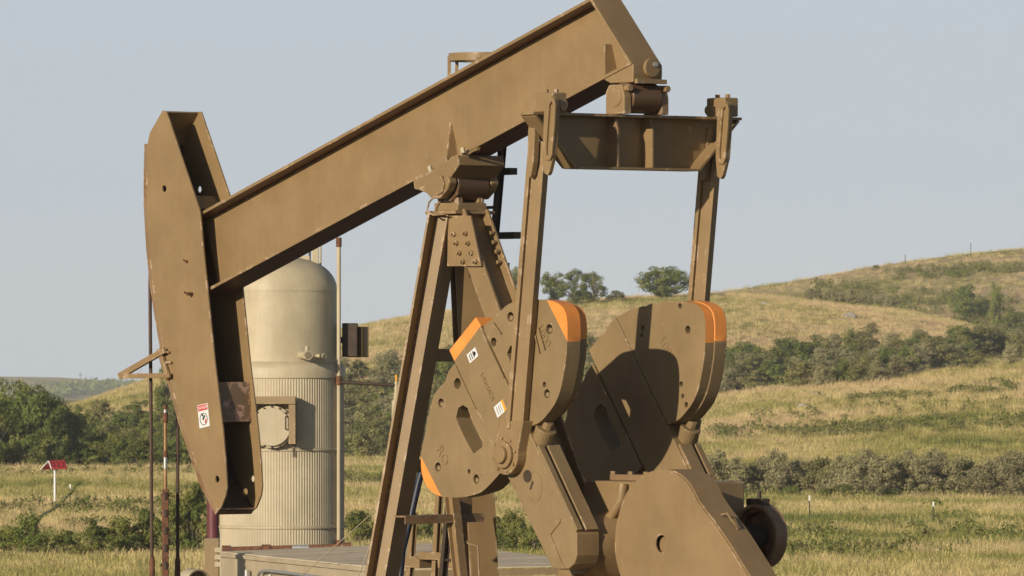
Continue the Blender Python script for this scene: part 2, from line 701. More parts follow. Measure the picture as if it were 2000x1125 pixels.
def blade_mat():
    m, n, l, b = new_mat('grass_blades')
    c, pos = grass_colour(n, l, True)
    oi = n.new('ShaderNodeObjectInfo')
    h = n.new('ShaderNodeHueSaturation')
    l.new(c, h.inputs['Color'])
    rv = math_node(n, l, 'ADD', math_node(n, l, 'MULTIPLY', oi.outputs['Random'], 0.85), 0.62)
    l.new(rv, h.inputs['Value'])
    b.inputs['Roughness'].default_value = 0.8
    b.inputs['Specular IOR Level'].default_value = 0.1
    l.new(h.outputs[0], b.inputs['Base Color'])
    tr = n.new('ShaderNodeBsdfTranslucent')
    l.new(h.outputs[0], tr.inputs[0])
    mx = n.new('ShaderNodeMixShader')
    mx.inputs[0].default_value = 0.25
    l.new(b.outputs[0], mx.inputs[1])
    l.new(tr.outputs[0], mx.inputs[2])
    l.new(mx.outputs[0], n['Material Output'].inputs[0])
    return m


M['ground'] = ground_mat()
M['blade'] = blade_mat()
gm.materials.append(M['ground'])
go = bpy.data.objects.new('ground', gm)
COL.objects.link(go)
tag(go, 'dry summer grassland rising into low hills behind the machine', None, None, 'structure')


pad = MB()
for (x0p, x1p, d0p, d1p) in ((-30, 30, 40, 111),):
    c4 = [SD(x0p, d0p, .004), SD(x1p, d0p, .004), SD(x1p, d1p, .004), SD(x0p, d1p, .004)]
    pad.add(c4, [(0, 1, 2, 3)])
po = pad.build('bounce_cut_pad', plain('bounce_cut_brown', (0.085, 0.062, 0.045), 0.95, 0, 0.35, 9))  # unseen dark sheet, added to cut light bounced up from the ground
tag(po, None, None, None, 'structure')


# ------------------------------------------------------------------ grass: tufts on points
def tuft(seed, n, h, spread, w, head):
    r = random.Random(seed)
    mb = MB()
    for i in range(n):
        a = r.uniform(0, 6.283)
        x, y = r.gauss(0, spread), r.gauss(0, spread)
        hh = h * r.uniform(0.5, 1.1)
        lean = r.uniform(0.05, 0.38) * hh
        dx, dy = math.cos(a) * lean, math.sin(a) * lean
        b = r.uniform(0, 6.283)
        ox, oy = math.cos(b) * w, math.sin(b) * w
        p0 = Vector((x, y, -0.05))
        p1 = Vector((x + dx * 0.35, y + dy * 0.35, hh * 0.6))
        p2 = Vector((x + dx, y + dy, hh))
        o = Vector((ox, oy, 0))
        mb.add([p0 - o, p0 + o, p1 + o * 0.8, p1 - o * 0.8, p2 + o * (1.1 if head and i % 3 == 0 else 0.15), p2 - o * (1.1 if head and i % 3 == 0 else 0.15)],
               [(0, 1, 2, 3), (3, 2, 4, 5)])
    me = bpy.data.meshes.new('grass_tuft')
    me.from_pydata(mb.v, [], mb.f)
    me.materials.append(M['blade'])
    return bpy.data.objects.new('grass_tuft', me)


TUFTS = [tuft(1, 20, 0.36, 0.24, 0.008, True), tuft(2, 24, 0.27, 0.30, 0.010, False), tuft(3, 18, 0.46, 0.22, 0.007, True), tuft(4, 24, 0.22, 0.32, 0.012, False)]


def scatter(name, label, s, d, scl, tufts):
    z = height(s, d)
    pts = np.stack([cx0 + R_.x * s + F_.x * d, cy0 + R_.y * s + F_.y * d, z], 1)
    me = bpy.data.meshes.new(name)
    me.vertices.add(len(pts))
    me.vertices.foreach_set('co', pts.ravel())
    at = me.attributes.new('tuft_scale', 'FLOAT', 'POINT')
    at.data.foreach_set('value', np.asarray(scl, np.float32))
    at = me.attributes.new('tuft_kind', 'INT', 'POINT')
    at.data.foreach_set('value', rng.integers(0, len(tufts), len(pts)).astype(np.int32))
    at = me.attributes.new('tuft_turn', 'FLOAT', 'POINT')
    at.data.foreach_set('value', rng.uniform(0, 6.283, len(pts)).astype(np.float32))
    o = bpy.data.objects.new(name, me)
    COL.objects.link(o)
    tag(o, label, 'grass', None, 'stuff')
    ng = bpy.data.node_groups.new(name + '_nodes', 'GeometryNodeTree')
    ng.interface.new_socket('Geometry', in_out='INPUT', socket_type='NodeSocketGeometry')
    ng.interface.new_socket('Geometry', in_out='OUTPUT', socket_type='NodeSocketGeometry')
    N, L = ng.nodes, ng.links
    gi, gout = N.new('NodeGroupInput'), N.new('NodeGroupOutput')
    iop = N.new('GeometryNodeInstanceOnPoints')
    join = N.new('GeometryNodeGeometryToInstance')
    for t in reversed(tufts):
        oi = N.new('GeometryNodeObjectInfo')
        oi.inputs['Object'].default_value = t
        oi.inputs['As Instance'].default_value = False
        L.new(oi.outputs['Geometry'], join.inputs[0])
    L.new(gi.outputs[0], iop.inputs['Points'])
    L.new(join.outputs[0], iop.inputs['Instance'])
    iop.inputs['Pick Instance'].default_value = True

    def named(attr, typ):
        a = N.new('GeometryNodeInputNamedAttribute')
        a.data_type = typ
        a.inputs['Name'].default_value = attr
        return a.outputs['Attribute']
    L.new(named('tuft_kind', 'INT'), iop.inputs['Instance Index'])
    cx = N.new('ShaderNodeCombineXYZ')
    L.new(named('tuft_turn', 'FLOAT'), cx.inputs[2])
    L.new(cx.outputs[0], iop.inputs['Rotation'])
    L.new(named('tuft_scale', 'FLOAT'), iop.inputs['Scale'])
    L.new(iop.outputs[0], gout.inputs[0])
    md = o.modifiers.new('tufts', 'NODES')
    md.node_group = ng
    return o


def spread(n, d0, d1, k):
    """points in a wedge of country, thinning with distance"""
    t = rng.uniform(0, 1, n)
    d = (d0 ** (1 - k) + t * (d1 ** (1 - k) - d0 ** (1 - k))) ** (1 / (1 - k))
    s = d * rng.uniform(-1.12, 1.12, n) * (1000 / FPX)
    return s, d


s1, d1 = spread(120000, 235, 445, 1.3)
scatter('meadow_grass', 'tall dry grass of the flat meadow', s1, d1, rng.uniform(0.6, 1.25, len(s1)), TUFTS)
s1, d1 = spread(75000, 440, 625, 1.01)
scatter('terrace_grass', 'dry grass on the low rise in front of the gully', s1, d1, rng.uniform(0.65, 1.25, len(s1)), TUFTS)
s1, d1 = spread(85000, 655, 920, 1.01)
scatter('hill_grass', 'dry grass on the round hill behind the gully', s1, d1, rng.uniform(0.7, 1.3, len(s1)), TUFTS)
s1, d1 = spread(20000, 960, 1215, 1.01)
keep = s1 > 15
scatter('far_hill_grass', 'dry grass on the higher hill at the right', s1[keep], d1[keep], rng.uniform(0.9, 1.6, keep.sum()), TUFTS)


# ------------------------------------------------------------------ foliage
def weed(seed, n, mat):
    r = random.Random(seed)
    mb = MB()
    for i in range(n):
        a, q = r.uniform(0, 6.283), r.random()
        p = Vector((math.cos(a) * 0.42 * q, math.sin(a) * 0.42 * q, r.uniform(0.03, 0.55) * (1 - 0.5 * q * q)))
        nn = Vector((p.x * 1.5 + r.gauss(0, .4), p.y * 1.5 + r.gauss(0, .4), 0.5 + r.gauss(0, .3))).normalized()
        u = nn.orthogonal().normalized() * r.uniform(0.05, 0.10)
        v = nn.cross(u) * 0.5
        mb.add([p - u, p + v, p + u, p - v], [(0, 1, 2, 3)])
    me = bpy.data.meshes.new('weed_clump')
    me.from_pydata(mb.v, [], mb.f)
    me.materials.append(mat)
    return bpy.data.objects.new('weed_clump', me)


def leaf_mat(name, a, b_, c_, trans=0.3):
    m, n, l, b = new_mat(name)
    g = n.new('ShaderNodeNewGeometry')
    f = noise_node(n, l, 0.9, 3, 0.6, g.outputs['Position'])
    oi = n.new('ShaderNodeObjectInfo')
    c = mix(n, l, ramp(n, l, g.outputs['Random Per Island'], 0.0, 1.0), a, b_)
    c = mix(n, l, ramp(n, l, f, 0.42, 0.66), c, c_)
    h = n.new('ShaderNodeHueSaturation')
    l.new(math_node(n, l, 'ADD', math_node(n, l, 'MULTIPLY', oi.outputs['Random'], 0.4), 0.8), h.inputs['Value'])
    l.new(c, h.inputs['Color'])
    l.new(h.outputs[0], b.inputs['Base Color'])
    b.inputs['Roughness'].default_value = 0.6
    b.inputs['Specular IOR Level'].default_value = 0.2
    tr = n.new('ShaderNodeBsdfTranslucent')
    l.new(h.outputs[0], tr.inputs[0])
    mx = n.new('ShaderNodeMixShader')
    mx.inputs[0].default_value = trans
    l.new(b.outputs[0], mx.inputs[1])
    l.new(tr.outputs[0], mx.inputs[2])
    l.new(mx.outputs[0], n['Material Output'].inputs[0])
    return m


M['leaf'] = leaf_mat('green_leaves', (0.110, 0.150, 0.030), (0.200, 0.235, 0.052), (0.28, 0.27, 0.070))
M['leaf_dark'] = leaf_mat('deep_green_leaves', (0.085, 0.135, 0.030), (0.185, 0.225, 0.052), (0.27, 0.275, 0.070))
M['leaf_silver'] = leaf_mat('silver_grey_leaves', (0.28, 0.255, 0.130), (0.41, 0.36, 0.20), (0.34, 0.31, 0.14), 0.2)
M['leaf_olive'] = leaf_mat('olive_leaves', (0.165, 0.175, 0.062), (0.265, 0.250, 0.095), (0.30, 0.27, 0.10), 0.25)


def foliage(seed, mat, clumps, per, leaf, shape, low):
    """unit high plant: leaves gathered in clumps at the ends of its limbs; returns crown and trunk meshes"""
    r = np.random.default_rng(seed)
    cs = []
    for i in range(clumps):
        t = r.uniform(0, 6.283)
        q = r.uniform(low, 1.0)
        if shape == 'tree':
            rad = 0.5 * math.sqrt(max(0.02, 1 - ((q - 0.60) / 0.46) ** 2)) * r.uniform(0.25, 1.0)
        elif shape == 'column':
            rad = 0.5 * (1 - 0.6 * q) * r.uniform(0.2, 1.0)
        else:
            rad = 0.5 * (1 - max(0, q - 0.35) ** 1.6 * 1.15) * r.uniform(0.15, 1.0)
        cs.append((rad * math.cos(t), rad * math.sin(t), q * 0.93 * (1 - 0.18 * (rad / 0.5) ** 2) + r.normal(0, 0.015), r.uniform(0.075, 0.15) * (1.15 if shape == 'bush' else 1)))
    V, Fc = [], []
    for (x, y, z, cr) in cs:
        k = int(per * r.uniform(0.6, 1.3))
        p = r.normal(0, 1, (k, 3))
        p /= np.linalg.norm(p, axis=1)[:, None]
        p *= (r.uniform(0.2, 1.0, (k, 1)) ** 0.5) * cr
        p[:, 2] *= 0.75
        p += (x, y, z)
        p[:, 2] = np.maximum(p[:, 2], 0.01)
        outw = p - np.array((x, y, z))
        outw /= np.linalg.norm(outw, axis=1)[:, None] + 1e-9
        nrm = outw * 1.0 + np.array((x, y, (z - 0.4) * 0.8)) * 1.2 + r.normal(0, 0.55, (k, 3))
        nrm /= np.linalg.norm(nrm, axis=1)[:, None] + 1e-9
        a = np.cross(nrm, r.normal(0, 1, (k, 3)))
        a /= np.linalg.norm(a, axis=1)[:, None] + 1e-9
        b = np.cross(nrm, a)
        b /= np.linalg.norm(b, axis=1)[:, None] + 1e-9
        sz = leaf * r.uniform(0.6, 1.3, (k, 1))
        V.append(np.stack([p - a * sz, p + b * sz * 0.42, p + a * sz, p - b * sz * 0.42], 1).reshape(-1, 3))
    V = np.concatenate(V)
    me = bpy.data.meshes.new('crown')
    n = len(V)
    me.vertices.add(n)
    me.vertices.foreach_set('co', V.ravel())
    me.loops.add(n)
    me.loops.foreach_set('vertex_index', np.arange(n, dtype=np.int32))
    me.polygons.add(n // 4)
    me.polygons.foreach_set('loop_start', np.arange(0, n, 4, dtype=np.int32))
    me.update()
    me.validate()
    me.materials.append(mat)
    mb = MB()
    for i in range(0, clumps, 3 if shape != 'tree' else 2):
        x, y, z, cr = cs[i]
        if shape == 'tree':
            mb.tube([(0, 0, -0.02), (0.01, 0, 0.18), (x * 0.45, y * 0.45, 0.2 + (z - 0.2) * 0.55), (x, y, z)], [0.022, 0.018, 0.009, 0.003], 5)
        else:
            mb.tube([(x * 0.12, y * 0.12, -0.02), (x * 0.5, y * 0.5, z * 0.5), (x, y, z)], [0.012, 0.008, 0.003], 4)
    tm = bpy.data.meshes.new('trunk')
    tm.from_pydata(mb.v, [], mb.f)
    tm.materials.append(M['bark'])
    return me, tm


KINDS = {
    'tree': [foliage(21 + i, M['leaf_dark'], 95, 110, 0.024, 'tree', 0.06) for i in range(3)],
    'tree_open': [foliage(31 + i, M['leaf'], 62, 95, 0.024, 'tree', 0.12) for i in range(3)],
    'tree_olive': [foliage(36 + i, M['leaf_olive'], 70, 90, 0.026, 'tree', 0.14) for i in range(3)],
    'bush': [foliage(41 + i, M['leaf'], 60, 75, 0.034, 'bush', 0.03) for i in range(4)],
    'bush_olive': [foliage(51 + i, M['leaf_olive'], 56, 70, 0.034, 'bush', 0.03) for i in range(4)],
    'silver': [foliage(61 + i, M['leaf_silver'], 60, 85, 0.028, 'bush', 0.03) for i in range(4)],
    'dark': [foliage(71 + i, M['leaf_dark'], 56, 70, 0.034, 'bush', 0.03) for i in range(3)],
}


def plant(name, kind, px, base, top, wide, label, group=None, cat=None, dmin=150.0):
    hit = ground_hit(px, base, dmin)
    if hit is None:
        return None
    s, d, z = hit
    sc = FPX / d
    h, w = (base - top) / sc, wide / sc
    cm, tm = random.choice(KINDS[kind])
    o = thing(name, SD(s, d, z - 0.03), label, cat or ('tree' if 'tree' in name else 'shrub'), group)
    a = random.uniform(0, 6.28)
    for nm, me in (('trunk' if 'tree' in name else 'stems', tm), ('crown' if 'tree' in name else 'foliage', cm)):
        c = bpy.data.objects.new(nm, me)
        COL.objects.link(c)
        c.parent = o
    o.rotation_euler = (0, 0, a)
    o.scale = (w, w, h)
    return o


# leafy weeds growing in bands through the grass
ws, wdd = [], []
for (x0p, x1p, ya, yb, slope, n) in ((1530, 1760, 1078, 1104, 0.0, 90), (1500, 1990, 1042, 1066, 0.0, 30), (1385, 1720, 838, 864, -0.02, 130), (1600, 2010, 834, 858, -0.04, 130),
                              (1660, 1990, 778, 792, -0.07, 70), (0, 330, 985, 1020, 0.0, 70), (0, 420, 922, 940, 0.0, 60), (670, 770, 930, 960, 0.0, 40),
                              (1390, 2000, 968, 980, 0.0, 80), (1480, 1990, 760, 850, -0.04, 60), (1400, 1990, 990, 1120, 0.0, 60), (0, 400, 930, 1120, 0.0, 60), (930, 1060, 975, 1010, 0, 12)):
    for k in range(n):
        px = random.uniform(x0p, x1p)
        py = random.triangular(ya, yb) + (px - x0p) * slope
        h = ground_hit(px, py, 200)
        if h:
            ws.append(h[0])
            wdd.append(h[1])
scatter('meadow_weeds', 'low green weeds in bands through the dry grass', np.array(ws), np.array(wdd), rng.uniform(0.7, 1.5, len(ws)),
        [weed(1, 70, M['leaf']), weed(2, 60, M['leaf_olive']), weed(3, 60, M['leaf_olive']), weed(4, 70, M['leaf'])])

ws, wdd = [], []
for (x0p, x1p, ya, yb, slope, n) in ((1590, 1990, 556, 604, 0.07, 170), (1730, 1990, 532, 550, -0.05, 70), (1860, 1990, 600, 640, 0.2, 60)):
    for k in range(n):
        px = random.uniform(x0p, x1p)
        h = ground_hit(px, random.uniform(ya, yb) + (px - x0p) * slope, 905)
        if h:
            ws.append(h[0])
            wdd.append(h[1])
scatter('hillside_scrub', 'low green scrub on the upper right hillside', np.array(ws), np.array(wdd), rng.uniform(1.4, 2.6, len(ws)),
        [weed(5, 80, M['leaf']), weed(6, 80, M['leaf_olive'])])

# trees
plant('tree', 'tree', 22, 914, 738, 150, 'big dark green tree at the left edge of the picture', 'trees at the left')
plant('tree', 'tree', 92, 916, 762, 120, 'dark green tree right of the biggest tree at the left edge', 'trees at the left')
plant('tree', 'tree_open', 140, 914, 800, 100, 'mid green rounded tree above the red numbered marker', 'trees at the left')
plant('tree', 'tree_open', 325, 842, 676, 58, 'narrow green tree rising behind the bridle cables of the horsehead', 'trees at the left')
plant('tree', 'tree', 60, 916, 745, 120, 'tall dark green tree between the two biggest at the left edge', 'trees at the left')
plant('tree', 'tree', -10, 916, 770, 110, 'dark green tree cut by the left edge of the picture', 'trees at the left')
plant('tree', 'tree_open', 118, 914, 775, 90, 'mid green tree just left of the rounded one above the marker', 'trees at the left')
for px, b, t, w, k, lb in [(996, 606, 517, 66, 'tree_open', 'green tree on the hill crest between the samson post and the near pitman'),
                           (1080, 597, 528, 60, 'tree_open', 'left tree of the clump on the crest between the two pitmans'),
                           (1120, 596, 521, 70, 'tree_open', 'tallest middle tree of the clump on the crest between the pitmans'),
                           (1160, 594, 527, 58, 'tree_open', 'right tree of the clump on the crest between the pitmans'),
                           (1297, 584, 517, 112, 'tree', 'dense round tree standing alone on the crest beside the far pitman')]:
    plant('tree', k, px, b, t, w, lb, 'trees on the hill crest')
plant('shrub', 'bush_olive', 1202, 591, 566, 52, 'small shrub on the crest right of the tree clump')
plant('shrub', 'bush_olive', 1712, 529, 517, 22, 'tiny shrub on the skyline of the right hill')
plant('tree', 'tree', 1886, 626, 554, 74, 'bright green round tree on the right hillside', 'trees on the right hillside', dmin=905)
plant('tree', 'tree_open', 1944, 642, 548, 40, 'slender loose tree right of the round tree on the hillside', 'trees on the right hillside', dmin=905)
plant('shrub', 'bush', 1985, 656, 608, 70, 'green bush at the right edge below the two hillside trees', dmin=905)
for i in range(11):
    px = 1582 + i * 16 + random.uniform(-4, 4)
    plant('shrub', 'silver', px, 600 + (px - 1582) * 0.02, 600 + (px - 1582) * 0.02 - random.uniform(22, 36), 34,
          'grey shrub of the strip along the fold of the right hill', 'grey shrubs along the hill fold', dmin=905)

# bushes in the meadow, left and behind the shed
for px, b, t, w, lb in [(18, 1092, 1030, 76, 'low green bush at the left edge of the meadow'),
                        (58, 1096, 1005, 62, 'green bush with a tall sprig left of the meadow bushes'),
                        (122, 1094, 1040, 70, 'low green bush below the fence post and marker'),
                        (182, 1096, 1018, 72, 'dark pointed green bush in the meadow'),
                        (236, 1092, 1012, 78, 'wide green bush left of the first bridle cable'),
                        (286, 1090, 996, 70, 'green bush behind the first bridle cable'),
                        (335, 1092, 958, 72, 'tall green bush behind the polished rod'),
                        (382, 1092, 944, 76, 'tallest meadow bush, left of the tan cabinet'),
                        (702, 1072, 998, 66, 'green bush right of the treater between it and the post'),
                        (745, 1070, 1010, 60, 'green bush half hidden by the near leg of the post'),
                        (830, 1062, 1008, 74, 'green bush seen through the legs of the samson post'),
                        (958, 1086, 1010, 70, 'green bush behind the shed, left of the crank arm'),
                        (1002, 1088, 1000, 70, 'bigger green bush behind the shed roof'),
                        (1046, 1090, 1020, 60, 'green bush half hidden by the crank arm')]:
    plant('shrub', 'bush', px, b, t - 6, w * 1.25, lb, 'green bushes in the meadow')

ORD = ('first second third fourth fifth sixth seventh eighth ninth tenth eleventh twelfth thirteenth fourteenth fifteenth sixteenth seventeenth eighteenth '
       'nineteenth twentieth twenty-first twenty-second twenty-third twenty-fourth twenty-fifth twenty-sixth twenty-seventh twenty-eighth twenty-ninth thirtieth').split()
# row of silver shrubs on the right
px = 1376
i = 0
while px < 2020:
    hgt = random.uniform(66, 104)
    plant('shrub', 'silver' if i % 5 != 3 else 'bush_olive', px, 974 + random.uniform(-3, 3), 974 - hgt, random.uniform(74, 104),
          '%s shrub from the left in the long silver grey row at the meadow edge' % ORD[i], 'silver shrubs in a row')
    px += random.uniform(24, 34)
    i += 1
for px in (1545, 1620, 1650, 1740):
    plant('shrub', 'bush', px, 978, 978 - random.uniform(22, 36), 50, 'small green bush at the foot of the silver shrub row', 'small green bushes under the silver row')

# thicket at the left, below the trees
for i in range(42):
    px = 130 + 7.4 * i + random.uniform(-8, 8)
    b = (916, 914, 890, 868, 846)[i % 5]
    plant('shrub', random.choice(('bush', 'bush_olive', 'bush', 'dark')), px, b, b - random.uniform(44, 76), random.uniform(60, 92),
          'green shrub of the thicket behind the red numbered marker', 'thicket at the left')
# thickets in the gully
def thicket(n, x0, x1, ytop, ybot, hmin, hmax, label, group, kinds, dmin=150.0):
    for i in range(n):
        px = x0 + (x1 - x0) * (i + random.random()) / n
        b = random.uniform(ytop(px), ybot(px))
        hh = random.uniform(hmin, hmax)
        plant('shrub', random.choice(kinds), px, b, b - hh, hh * random.uniform(1.0, 1.6), label, group, dmin=dmin)


thicket(54, 655, 905, lambda x: 738, lambda x: 899, 48, 74, 'dark shrub of the gully thicket behind the treater and the post',
        'gully thicket left of the cranks', ('dark', 'bush_olive', 'silver', 'bush_olive', 'bush'))
thicket(34, 1040, 1250, lambda x: 695, lambda x: 880, 46, 72, 'dark shrub of the gully thicket seen between the two cranks',
        'gully thicket between the cranks', ('dark', 'bush_olive', 'silver', 'bush_olive', 'bush'))
thicket(56, 1392, 1740, lambda x: 716 - (x - 1400) * 0.10, lambda x: 774 - (x - 1400) * 0.075, 34, 60,
        'shrub of the gully thicket right of the far crank', 'gully thicket right of the cranks', ('dark', 'silver', 'bush_olive', 'bush_olive', 'silver'))
thicket(42, 1740, 2010, lambda x: 686, lambda x: 744 - (x - 1740) * 0.11, 34, 58,
        'shrub of the gully thicket towards the right edge', 'gully thicket at the right edge', ('silver', 'silver', 'bush_olive', 'bush_olive', 'dark'))
plant('shrub', 'bush_olive', 1702, 656, 628, 36, 'single shrub on the open slope above the right thicket')
plant('shrub', 'bush_olive', 1458, 686, 664, 34, 'low shrub on the open slope beside the orange weight')
plant('shrub', 'bush', 1440, 768, 732, 32, 'pale green young bush at the foot of the right gully')

# far woodland on the plateau
wv, wf = [], []
mbw = MB()
rw = random.Random(5)
for i in range(1700):
    px = rw.uniform(100, 420)
    y = 772 - 12 * rw.random() + (px < 130) * 6
    h = ground_hit(px, y, 2500)
    if not h:
        continue
    c = SD(h[0], h[1], h[2] + rw.uniform(0.5, 4.5))
    k = rw.uniform(1.2, 2.6)
    a = [Vector((rw.gauss(0, 1), rw.gauss(0, 1), rw.gauss(0, 0.8))).normalized() * k for _ in range(3)]
    for j in range(3):
        q = c + Vector((rw.gauss(0, 1.6), rw.gauss(0, 1.6), rw.gauss(0, 1.2)))
        e1, e2 = a[j], a[(j + 1) % 3]
        mbw.add([q - e1, q + e2, q + e1, q - e2], [(0, 1, 2, 3)])
wd = mbw.build('far_woodland', M['leaf_dark'], fix=False)
tag(wd, 'dark band of far woodland below the hazy plateau', 'woodland', None, 'stuff')

# rocks
for px, py, w, lb in [(1660, 622, 24, 'pale boulder on the open hillside right of the far crank'),
                      (1592, 772, 18, 'pale stone near the top of the grassy rise'),
                      (1572, 798, 24, 'larger pale stone in the dry grass of the rise'),
                      (1495, 596, 16, 'small pale stone high on the hillside')]:
    h = ground_hit(px, py)
    sc = FPX / h[1]
    bm = bmesh.new()
    bmesh.ops.create_icosphere(bm, subdivisions=3, radius=1)
    rr = np.random.default_rng(px)
    ph = rr.uniform(0, 6, 6)
    for v in bm.verts:
        c = v.co
        k = 1 + 0.13 * math.sin(3 * c.x + ph[0]) * math.sin(4 * c.y + ph[1]) + 0.1 * math.sin(6 * c.z + ph[2] + 3 * c.x)
        v.co = Vector((c.x * 0.6 * k, c.y * 0.5 * k, c.z * 0.30 * k)) * (w / sc)
    me = bpy.data.meshes.new('boulder')
    bm.to_mesh(me)
    bm.free()
    me.materials.append(M['rock'])
    o = bpy.data.objects.new('boulder', me)
    COL.objects.link(o)
    o.location = SD(h[0], h[1], h[2] + 0.10 * w / sc)
    o.rotation_euler = (0, 0.12, YAW)
    tag(o, lb, 'rock', 'pale boulders on the slopes')

# ------------------------------------------------------------------ fence posts, poles, marker
for px, b, t, lb in [(137, 991, 946, 'thin fence post with white top beside the red marker'),
                     (963, 1012, 962, 'thin fence post seen between the post legs and the crank arm'),
                     (1581, 1020, 968, 'thin white topped fence post in front of the silver shrubs'),
                     (1823, 1029, 980, 'thin white topped fence post nearer the right edge')]:
    h = ground_hit(px, b)
    o = thing('fence_post', SD(*h), lb, 'post', 'thin steel fence posts')
    hh = (b - t) / (FPX / h[1])
    p = SD(*h)
    MB().box(p + Z_ * hh * 0.4, R_, F_, Z_, 0.030, 0.030, hh * 0.42).box(p + Z_ * hh * 0.4 - F_ * 0.03, R_, F_, Z_, 0.012, 0.03, hh * 0.42).build('post', M['post'], o)
    MB().box(p + Z_ * hh * 0.9, R_, F_, Z_, 0.036, 0.036, hh * 0.1).build('white_tip', M['white'], o)
for px, b, t, lb in [(1768, 514, 498, 'fence post on the skyline, left of the two'), (1896, 497, 476, 'fence post on the skyline, right of the two')]:
    h = ground_hit(px, b, 905)
    if h:
        hh = (b - t) / (FPX / h[1])
        o = MB().box(SD(*h) + Z_ * hh / 2, R_, F_, Z_, 0.05, 0.05, hh / 2 + 0.1).build('skyline_post', M['post'])
        tag(o, lb, 'post', 'fence posts on the skyline')
h1, h2 = ground_hit(157, 744, 2500), ground_hit(272, 757, 2500)
if h1:
    k = h1[1] / FPX
    p = SD(*h1)
    o = MB().cyl(p - Z_, p + Z_ * 17 * k, 0.30, 0.2, 6).box(p + Z_ * 12 * k, R_, F_, Z_, 1.2, 0.2, 0.2).build('power_pole', M['brown_dark'])
    tag(o, 'tiny power pole on the far hazy plateau', 'pole')
if h2:
    k = h2[1] / FPX
    o = thing('lattice_mast', SD(*h2), 'far lattice radio mast behind the bridle cable', 'mast')
    p = SD(*h2)
    w = 1.3
    top = 36 * k
    for a, b in ((-1, -1), (1, -1), (1, 1), (-1, 1)):
        MB().box(p + R_ * a * w + F_ * b * w + Z_ * top / 2, R_, F_, Z_, 0.16, 0.16, top / 2).build('mast_leg', M['steel'], o)
    mb = MB()
    for i in range(8):
        z0, z1 = top * i / 8, top * (i + 1) / 8
        sg = 1 if i % 2 else -1
        for f in (-1, 1):
            mb.tube([p + R_ * w * sg + F_ * f * w + Z_ * z0, p - R_ * w * sg + F_ * f * w + Z_ * z1], 0.12, 4)
    mb.build('bracing', M['steel'], o)
    MB().box(p + Z_ * 4.0 * k + R_ * -1.5, R_, F_, Z_, 3.2, 2.5, 3.5 * k).build('hut', M['steel'], o)

# numbered marker: a small red roof on a white post
h = ground_hit(107, 989)
kx = h[1] / FPX
mk = thing('marker_sign', SD(*h), 'red roof shaped marker numbered 022 on a white post in the meadow', 'sign')
p = SD(*h)
ez = p.z + (989 - 917) * kx
MB().cyl(p - Z_ * 0.1, Vector((p.x, p.y, ez + 8 * kx)), 2.1 * kx, n=12).build('post', M['white'], mk)
ridge_l = p + R_ * (-12 * kx) + Z_ * (ez + 16 * kx - p.z)
ridge_r = p + R_ * (18 * kx) + F_ * 0.2 + Z_ * (ez + 17 * kx - p.z)
fd = (-F_ * 0.85 + R_ * 0.42).normalized()     # the marker's red side looks this way
ru = (ridge_r - ridge_l).normalized()
sl_f = fd * 0.34 * 1.0 - Z_ * 16 * kx + R_ * 1.5 * kx
sl_b = -fd * 0.45 - Z_ * 17 * kx - R_ * 9 * kx
for sl, nm in ((sl_f, 'red_panel'), (sl_b, 'rear_panel')):
    nrm = ru.cross(sl).normalized() * 0.012
    a, b = ridge_l, ridge_r
    o = MB().hexa([a - nrm, b - nrm, b + sl - nrm, a + sl - nrm, a + nrm, b + nrm, b + sl + nrm, a + sl + nrm]).build(nm, M['red'], mk)
for sl in (sl_f, sl_b):
    MB().tube([ridge_l - R_ * 0.012, ridge_l + sl - R_ * 0.012], 0.028, 6).build('edge_strip', M['white'], mk)
nf = ru.cross(sl_f).normalized()
if nf.dot(F_) > 0:
    nf = -nf
cen = (ridge_l + ridge_r) / 2 + sl_f / 2
text_mesh('lettering', '022', 15.5 * kx * 1.22, 0.004, M['black'], cen + nf * 0.02 , ru, -sl_f, mk, 1.05)

# dark weed stalk leaning out of the left bush
h = ground_hit(52, 1086)
kx = h[1] / FPX
p = SD(*h)
st = [p, p + R_ * (12 * kx) + Z_ * (50 * kx), p + R_ * (30 * kx) + Z_ * (78 * kx), p + R_ * (62 * kx) + Z_ * (98 * kx), p + R_ * (86 * kx) + Z_ * (122 * kx), p + R_ * (106 * kx) + Z_ * (146 * kx)]
wk = thing('weed_stalk', p, 'dark leaning weed stalk rising out of the left bush towards the fence post', 'plant')
MB().tube(st, [0.035, 0.04, 0.045, 0.05, 0.045, 0.015], 6).build('stem', M['post'], wk)
mb = MB()
rr = random.Random(3)
for i in range(260):
    t = rr.uniform(1.6, 5)
    j = min(int(t), 4)
    q = st[j].lerp(st[j + 1], t - j) + Vector((rr.gauss(0, 1), rr.gauss(0, 1), rr.gauss(0, 1))) * 0.055
    a = Vector((rr.gauss(0, 1), rr.gauss(0, 1), rr.gauss(0, 1))).normalized() * 0.05
    b = a.orthogonal() * 0.5
    mb.add([q - a, q + b, q + a, q - b], [(0, 1, 2, 3)])
mb.build('seed_head', M['leaf_dark'], wk, fix=False)

# ------------------------------------------------------------------ treater vessel
TD = 108.0
TB = Q(551, 1080, TD)
tk = FPX / TD


def T(u, v, z):
    """u right, v towards the view, z up, from the vessel's axis"""
    return Vector((TB.x, TB.y, 0)) + R_ * u - F_ * v + Z_ * z


def TZ(py):
    return EYE + (HORIZON - py) / FPX * TD


